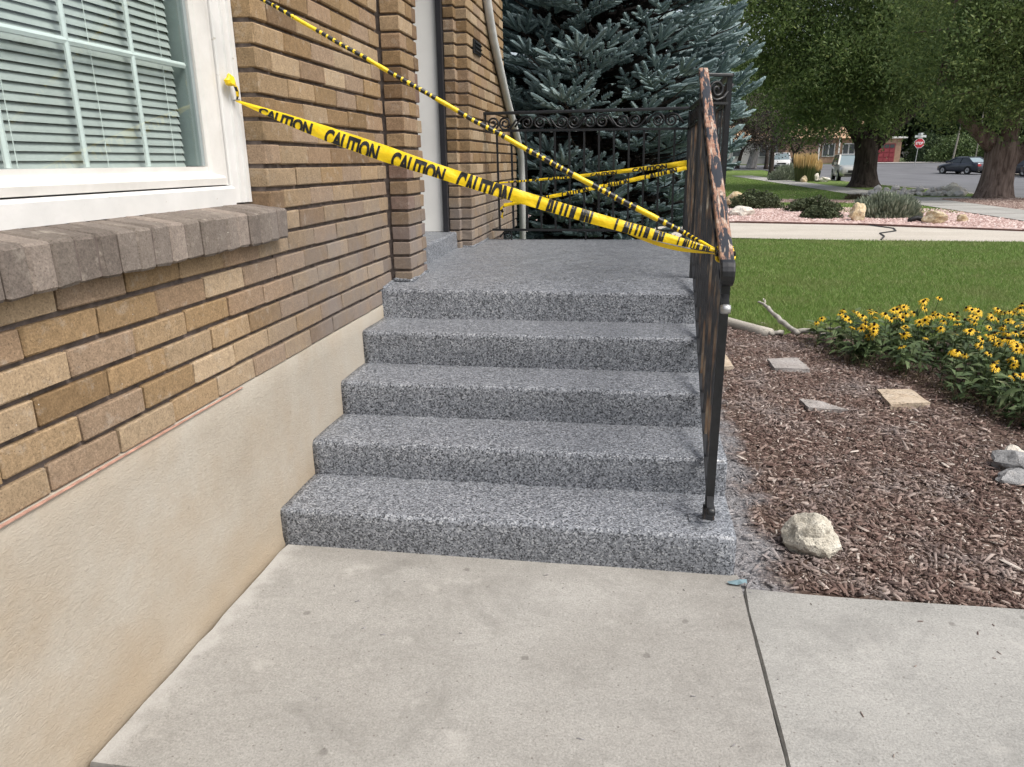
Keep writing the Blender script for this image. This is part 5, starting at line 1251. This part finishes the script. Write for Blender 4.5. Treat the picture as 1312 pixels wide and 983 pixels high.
# boulders on gravel and verge
rock('boulder', 'white_stone', (4.15, 18.3, 0), (.34, .24, .15), 31, 'long pale flat boulder at the left of the pink gravel', 'boulder', .1)
rock('boulder', 'ochre_stone', (6.62, 16.6, 0), (.24, .19, .24), 32, 'upright tan boulder left of the wispy grey shrub', 'boulder', .8)
rock('boulder', 'ochre_stone', (8.02, 15.75, 0), (.27, .18, .17), 33, 'big ochre boulder near the right end of the gravel', 'boulder', -.2)
rock('boulder', 'ochre_stone', (8.75, 16.2, 0), (.12, .11, .12), 34, 'small round ochre boulder right of the big ochre one', 'boulder')
rock('boulder', 'ochre_stone', (8.35, 18.1, 0), (.22, .16, .14), 35, 'tan boulder tucked behind the wispy shrub', 'boulder')
rock('boulder', 'ochre_stone', (4.55, 22.6, 0), (.40, .28, .24), 36, 'brown boulder behind the left juniper', 'boulder')
rock('boulder', 'ochre_stone', (11.75, 47.2, 0), (.24, .2, .24), 37, 'tan boulder at the foot of the golden reed grass', 'boulder')
rock('boulder', 'white_stone', (13.2, 48.3, 0), (.50, .30, .20), 38, 'pale long boulder in front of the silver suv', 'boulder', .3)
rock('boulder', 'white_stone', (12.75, 48.4, 0), (.20, .16, .30), 39, 'pale tilted slab between reed grass and silver suv', 'boulder', .9)
# river stone row across the verge
N_RS = 40; rsm = [rock_mesh('river_stone', 'river_stone', (.22, .18, .17), 60+k, 2, .22) for k in range(5)]+[rock_mesh('river_stone', 'white_stone', (.24, .2, .2), 70+k, 2, .25) for k in range(2)]
for k in range(N_RS):
    u = k/(N_RS-1); x = 10.9+2.55*u; y = 30.3-2.3*u+random.uniform(-.25, .25)+.35*(k % 2)
    o = link(bpy.data.objects.new('river_stone', rsm[random.randrange(5) if u < .8 or k % 3 == 0 else 5+k % 2])); s = random.uniform(.5, .95)*(1.45 if u > .88 else 1); o.location = (x, y, -.02+(.14 if k % 4 == 3 else 0)); o.scale = (s, s, s*.95); o.rotation_euler = (0, 0, random.uniform(0, 6))
    tag(o, 'rounded river stone in the row edging the verge before the big tree', 'stone', 'river stones in the row')
b = MB(); b.tube([(7.55, 16.0, .05), (7.75, 16.1, .09), (7.95, 15.95, .05), (8.1, 16.1, .06)], [.05, .06, .06, .04], 7)
tag(b.build('black_hose', 'hose_black', smooth=True), 'short black hose lying by the big ochre boulder', 'hose')
# red edging along the gravel
b = MB()
for p, q in zip([(-6, 16.14), (3.7, 15.9), (6.25, 15.23), (8.9, 13.77)], [(3.7, 15.9), (6.25, 15.23), (8.9, 13.77), (10.05, 13.3)]): b.bar((p[0], p[1], .02), (q[0], q[1], .01), .05, .05)
tag(b.build('gravel_edging', 'edging_red'), 'thin reddish edging strip between driveway and pink gravel', 'edging')
def pebbles(name, pts, size, mat):
    n = len(pts); tpl = np.array([(1, 0, 0), (0, 1, 0), (-1, 0, 0), (0, -1, 0), (0, 0, .7)]); s = (size*rng.uniform(.5, 1.4, n))[:, None, None]
    V = pts[:, None, :]+tpl[None]*s*rng.uniform(.6, 1.3, (n, 5, 1)); F = (np.array([(0, 1, 4), (1, 2, 4), (2, 3, 4), (3, 0, 4)])[None]+5*np.arange(n)[:, None, None]).reshape(-1, 3)
    o = fast(name, V.reshape(-1, 3), F, mat); o['kind'] = 'stuff'
n = 20000; x = rng.uniform(3.4, 10.0, n); y = rng.uniform(13.6, 22.6, n); ok = (y > 16.9-.12*x-np.clip(x-6.2, 0, 9)*.45+.2) & (y < 24.6-.42*x+.2)
pebbles('pink_gravel', np.stack([x[ok], y[ok], np.zeros(ok.sum())], 1), .035, 'gravel_pink')
n = 14000; pebbles('verge_pebbles', np.stack([rng.uniform(11.9, 14.45, n), rng.uniform(16, 25.9, n), np.full(n, .012)], 1), .045, 'gravel_brown')
n = 5000; x = rng.uniform(4, 10, n); y0 = 27.3-.37*(x-4)*1.0; pebbles('strip_pebbles', np.stack([x, 25.6-.40*(x-4)+rng.uniform(0, 1.6, n), np.full(n, .006)], 1), .05, 'gravel_brown')

# ================================================================== CARS
def car(name, label, cat, loc, heading, paint, kind):
    t = thing(name, label, cat, loc)
    if kind == 'sedan':
        L, hw, gc = 4.5, .88, .17
        st = [(-2.25, .38, .80, .70), (-2.18, .26, .95, .80), (-1.6, .22, 1.00, .87), (-.9, .20, .97, .88), (.5, .20, .94, .88), (1.2, .22, .88, .87), (1.85, .24, .80, .83), (2.15, .28, .70, .76), (2.25, .36, .58, .66)]
        cb, ct, zb, zt, wb, wt = (-1.75, 1.15), (-.95, .25), .95, 1.42, .80, .58; wr, wx = .32, (-1.35, 1.38)
    elif kind == 'suv':
        L, hw, gc = 4.75, .92, .25
        st = [(-2.37, .50, 1.05, .80), (-2.32, .36, 1.12, .88), (-1.6, .34, 1.13, .92), (.5, .32, 1.10, .92), (.95, .32, 1.09, .92), (1.7, .34, 1.05, .90), (2.15, .36, 1.0, .86), (2.32, .40, .92, .80), (2.37, .46, .62, .76)]
        cb, ct, zb, zt, wb, wt = (-2.28, .98), (-2.05, .20), 1.08, 1.76, .86, .70; wr, wx = .38, (-1.38, 1.45)
    else:
        L, hw, gc = 4.9, .95, .2
        st = [(-2.45, .42, 1.0, .84), (-2.40, .30, 1.06, .92), (-1.6, .26, 1.06, .95), (.8, .25, 1.02, .95), (1.5, .26, .98, .93), (2.1, .28, .86, .87), (2.38, .34, .74, .78), (2.45, .40, .60, .70)]
        cb, ct, zb, zt, wb, wt = (-2.36, 1.55), (-2.15, .35), 1.02, 1.72, .90, .74; wr, wx = .34, (-1.45, 1.5)
    M4 = Matrix.Rotation(heading, 4, 'Z'); M4.translation = Vector(loc)
    def bld(b, nm, mat, par=t, smooth=False):
        b.v = [tuple(M4 @ Vector(p)) for p in b.v]; return b.build(nm, mat, par, smooth)
    b = MB(); sec = lambda lo, hi, w: [(w*.86, lo), (w*.97, lo+.08), (w, lo+(hi-lo)*.45), (w*.985, hi-(hi-lo)*.22), (w*.93, hi-.04), (w*.80, hi), (-w*.80, hi), (-w*.93, hi-.04), (-w*.985, hi-(hi-lo)*.22), (-w, lo+(hi-lo)*.45), (-w*.97, lo+.08), (-w*.86, lo)]
    for x, lo, hi, w in st: b.v += [(x, y, z) for y, z in sec(lo, hi, w)]
    n = 12; m = len(st); b.f = [(i*n+j, i*n+(j+1) % n, (i+1)*n+(j+1) % n, (i+1)*n+j) for i in range(m-1) for j in range(n)]+[tuple(range(n)), tuple((m-1)*n+j for j in range(n))]; b.m = [0]*len(b.f)
    bld(b, 'body', paint, smooth=True)
    lo8 = [(cb[0], -wb, zb), (cb[1], -wb, zb), (cb[1], wb, zb), (cb[0], wb, zb)]; hi8 = [(ct[0], -wt, zt-.04), (ct[1], -wt, zt-.04), (ct[1], wt, zt-.04), (ct[0], wt, zt-.04)]
    def pane(nm, idx, mat):
        b = MB(); b.add([(lo8+hi8)[i] for i in idx], [(0, 1, 2, 3)]); bld(b, nm, mat)
    pane('side_window', (0, 1, 5, 4), 'car_glass'); pane('side_window', (2, 3, 7, 6), 'car_glass'); pane('windscreen', (1, 2, 6, 5), 'windscreen'); pane('rear_window', (3, 0, 4, 7), 'windscreen')
    b = MB(); q = [(ct[0]-.06, -wt-.03), (ct[1]+.06, -wt-.03), (ct[1]+.06, wt+.03), (ct[0]-.06, wt+.03)]; r2 = [(ct[0]+.12, -wt+.10), (ct[1]-.12, -wt+.10), (ct[1]-.12, wt-.10), (ct[0]+.12, wt-.10)]
    b.add([(x, y, zt-.06) for x, y in q]+[(x, y, zt-.02) for x, y in q]+[(x, y, zt+.02) for x, y in r2], [(0, 1, 5, 4), (1, 2, 6, 5), (2, 3, 7, 6), (3, 0, 4, 7), (4, 5, 9, 8), (5, 6, 10, 9), (6, 7, 11, 10), (7, 4, 8, 11), (8, 9, 10, 11)]); bld(b, 'roof', paint, smooth=False)
    for i in range(4):
        b = MB(); b.bar(lo8[i], hi8[i], .10, .09, (1, 0, 0)); bld(b, 'pillar', paint)
    for sy in (-1, 1):
        xm = (cb[0]+cb[1])/2-.1; b = MB(); b.bar((xm, sy*(wb+.005), zb), (xm+.02, sy*(wt+.01), zt-.05), .09, .03, (1, 0, 0)); bld(b, 'pillar', paint)
        b = MB(); b.add([(xm-.04, sy*(hw+.006), .45), (xm-.02, sy*(hw+.006), .45), (xm-.02, sy*(hw*.985+.006), zb-.05), (xm-.04, sy*(hw*.985+.006), zb-.05)], [(0, 1, 2, 3)]); bld(b, 'door_seam', 'black_trim')
        b = MB(); b.box(cb[1]-.35, cb[1]-.20, min(sy*(hw+.0), sy*(hw+.20)), max(sy*(hw+.0), sy*(hw+.20)), zb+.02, zb+.18); bld(b, 'mirror', paint)
        for x in wx:
            b = MB(); b.lathe([(0, -.11), (wr*.6, -.11), (wr*.95, -.10), (wr, -.05), (wr, .05), (wr*.95, .10), (wr*.6, .11), (0, .11)], 18, 'y', (x, sy*(hw-.10), wr)); w = bld(b, 'wheel', 'tyre', smooth=False)
            b = MB(); b.lathe([(wr*.64, sy*.113), (wr*.60, sy*.122), (wr*.15, sy*.108), (0, sy*.115)], 16, 'y', (x, sy*(hw-.10), wr)); b.v = [tuple(M4 @ Vector(p)) for p in b.v]; b.build('rim', 'rim', w, smooth=False)
            b = MB(); b.lathe([(wr*1.16, sy*.0), (wr*1.16, sy*.012), (wr*.96, sy*.012)], 18, 'y', (x, sy*(hw-.006), wr)); bld(b, 'wheel_arch', 'black_trim')
        f = st[-2]; fz = f[2]-.20; b = MB(); b.add([(f[0]-.06, sy*f[3]*.98, fz-.06), (f[0]+.075, sy*f[3]*.55, fz-.06), (f[0]+.05, sy*f[3]*.55, fz+.10), (f[0]-.10, sy*f[3]*.99, fz+.10)], [(0, 1, 2, 3)]); bld(b, 'headlight', 'lamp_clear')
        r_ = st[0]; b = MB(); hz = .30 if kind != 'sedan' else .16; b.box(r_[0]-.03, r_[0]+.10, min(sy*r_[3]*.62, sy*r_[3]*1.06), max(sy*r_[3]*.62, sy*r_[3]*1.06), r_[2]-.14, r_[2]-.14+hz); bld(b, 'tail_light', 'lamp_red')
    f = st[-1]; b = MB(); b.box(f[0]-.02, f[0]+.03, -.42, .42, f[2]-.02, f[2]+.14); bld(b, 'grille', 'black_trim'); b = MB(); b.box(f[0]-.04, f[0]+.045, -.62, .62, f[1]-.04, f[1]+.07); bld(b, 'lower_grille', 'black_trim'); b = MB(); b.box(f[0]+.03, f[0]+.055, -.16, .16, f[1]+.03, f[1]+.14); bld(b, 'number_plate', 'plate')
    r_ = st[0]; b = MB(); b.box(r_[0]-.04, r_[0]+.01, -.17, .17, r_[1]+.22, r_[1]+.34); bld(b, 'number_plate', 'plate'); b = MB(); b.box(r_[0]-.05, r_[0]+.05, -.74, .74, r_[1]-.06, r_[1]+.02); bld(b, 'rear_bumper', 'black_trim')
    if kind == 'suv':
        for sy in (-1, 1): b = MB(); b.bar((ct[0]+.1, sy*.62, zt+.06), (ct[1]-.1, sy*.62, zt+.06), .04, .04); bld(b, 'roof_rack', 'black_trim')
    return t
car('parked_car', 'silver suv parked facing the camera behind the large tree', 'suv', (15.55, 51.6, -0.095), R(-97), 'paint_silver', 'suv')
car('parked_car', 'white car parked nose-on far down the street at left', 'car', (16.9, 83.2, TZ(0, 78)-.095), R(-100), 'paint_white', 'suv')
car('parked_car', 'white car mostly hidden behind the golden reed grass', 'car', (19.3, 84.0, TZ(0, 79)-.095), R(-85), 'paint_white', 'sedan')
car('parked_car', 'dark navy sedan parked across the street, rear towards camera', 'car', (29.7, 69.8, TZ(0, 70)-.095), R(112), 'paint_navy', 'sedan')
car('parked_car', 'dark vehicle half hidden behind the brown-barked tree', 'car', (30.7, 62.4, -.095), R(112), 'paint_plum', 'sedan')
car('parked_car', 'dark van with red tail lights at the right picture edge', 'van', (31.0, 57.4, -.095), R(108), 'paint_plum', 'van')

# ================================================================== STOP SIGN, POLES, FAR HOUSES
sg = thing('stop_sign', 'red octagonal stop sign with street name blades on a steel post', 'stop sign', (29.3, 80.0, TZ(0, 80)))
sx, sy_, sz = 29.3, 80.0, TZ(0, 80)
b = MB(); b.tube([(sx-.16, sy_+.05, sz-.1), (sx, sy_+.05, sz+2.95)], .04, 8); b.build('post', 'post_metal', sg)
def octo(r, y, mat, name, zc):
    b = MB(); v = [(sx+r*math.cos(math.pi/8+k*math.pi/4), y, zc+r*math.sin(math.pi/8+k*math.pi/4)) for k in range(8)]; b.add(v+[(p[0], p[1]+.006, p[2]) for p in v], [tuple(range(8)), tuple(range(15, 7, -1))]+[(k, (k+1) % 8, (k+1) % 8+8, k+8) for k in range(8)]); return b.build(name, mat, sg)
zc = sz+2.28
octo(.50, sy_, 'sign_white', 'border', zc); octo(.455, sy_-.012, 'sign_red', 'plate', zc)
co, fs = text_mesh('STOP', .03); b = MB(); b.add([(sx-.34+.68*x, sy_-.022, zc-.13+.26*y) for x, y in co], fs); b.build('lettering', 'sign_white', sg)
b = MB(); b.box(sx-.5, sx+.55, sy_-.01, sy_+.01, zc+.53, zc+.75); b.build('street_name_blade', 'sign_green', sg)
b = MB(); b.box(sx-.10, sx+.10, sy_-.4, sy_+.4, zc+.77, zc+.97); b.build('street_name_blade', 'sign_green', sg)
for nm, lb, x, y, dx, h, r_ in (('utility_pole', 'slightly leaning wooden pole left of the two beyond the sedan', 35.6, 88, .8, 9, .10), ('utility_pole', 'thin pole right of the leaning pole beyond the sedan', 38.3, 89, .1, 6, .06)):
    b = MB(); b.tube([(x, y, TZ(0, y)-.2), (x+dx, y, TZ(0, y)+h)], [r_, r_*.8], 8); tag(b.build(nm, 'pole_wood'), lb, 'pole')
hz = TZ(0, 100)
fh = thing('far_house', 'brick house with tan roof and red garage door across the junction', 'house', (28, 102, hz))
b = MB(); b.box(20.5, 32.0, 101, 110, hz-.2, hz+3.1); b.build('wall', 'far_brick', fh)
b = MB(); b.add([(20, 100.3, hz+2.9), (32.4, 100.3, hz+2.9), (32.4, 110.7, hz+2.9), (20, 110.7, hz+2.9), (21.5, 105.5, hz+5.2), (31.0, 105.5, hz+5.2)], [(0, 1, 5, 4), (1, 2, 5), (2, 3, 4, 5), (3, 0, 4), (3, 2, 1, 0)]); b.build('roof', 'far_roof', fh)
b = MB(); b.box(30.2, 33.8, 99.2, 101.0, hz-.2, hz+2.75); b.build('garage_wall', 'far_brick', fh)
b = MB(); b.box(29.9, 34.3, 98.8, 101.2, hz+2.75, hz+2.95); b.build('garage_fascia', 'far_white', fh)
g_ = MB(); g_.box(30.55, 33.1, 99.12, 99.19, hz-.05, hz+2.15); g_ = g_.build('garage_door', 'garage_red', fh)
for r_ in range(4):
    for c_ in range(4):
        b = MB(); b.box(30.65+c_*.61, 31.15+c_*.61, 99.07, 99.12, hz+.06+r_*.53, hz+.46+r_*.53); b.build('door_panel', 'garage_red' if r_ < 3 else 'far_glass', g_)
for x in (25.0, 27.4):
    b = MB(); b.box(x, x+1.5, 100.9, 100.99, hz+.7, hz+2.3); w = b.build('window', 'far_white', fh)
    for dx in (0, .72): b = MB(); b.box(x+.1+dx, x+.66+dx, 100.84, 100.9, hz+.82, hz+2.18); b.build('pane', 'far_glass', w)
for x in (26.8, 29.6, 24.4): b = MB(); b.box(x, x+.16, 100.4, 100.56, hz, hz+2.9); b.build('porch_post', 'far_white', fh)
ph = thing('far_house', 'pale grey house glimpsed between trunks at far left of the street', 'house', (14, 108, hz))
b = MB(); b.box(9, 21.0, 106, 114, hz-.2, hz+3.0); b.build('wall', 'far_grey', ph)
b = MB(); b.add([(8.5, 105.4, hz+2.9), (21.5, 105.4, hz+2.9), (21.5, 114.6, hz+2.9), (8.5, 114.6, hz+2.9), (10, 110, hz+5), (20, 110, hz+5)], [(0, 1, 5, 4), (1, 2, 5), (2, 3, 4, 5), (3, 0, 4), (3, 2, 1, 0)]); b.build('roof', 'far_roof', ph)
for x in (11, 14.5, 18): b = MB(); b.box(x, x+1.4, 105.9, 105.99, hz+.8, hz+2.2); w = b.build('window', 'far_white', ph); b = MB(); b.box(x+.1, x+1.3, 105.84, 105.9, hz+.9, hz+2.1); b.build('pane', 'far_glass', w)
wh = thing('far_house', 'white building glimpsed under the right tree above the van', 'house', (58, 112, hz))
b = MB(); b.box(48, 66, 110, 120, hz-.2, hz+4.2); b.build('wall', 'far_white', wh)
b = MB(); b.add([(47.5, 109.4, hz+4.1), (66.5, 109.4, hz+4.1), (66.5, 120.6, hz+4.1), (47.5, 120.6, hz+4.1), (49, 115, hz+6), (65, 115, hz+6)], [(0, 1, 5, 4), (1, 2, 5), (2, 3, 4, 5), (3, 0, 4), (3, 2, 1, 0)]); b.build('roof', 'far_white', wh)
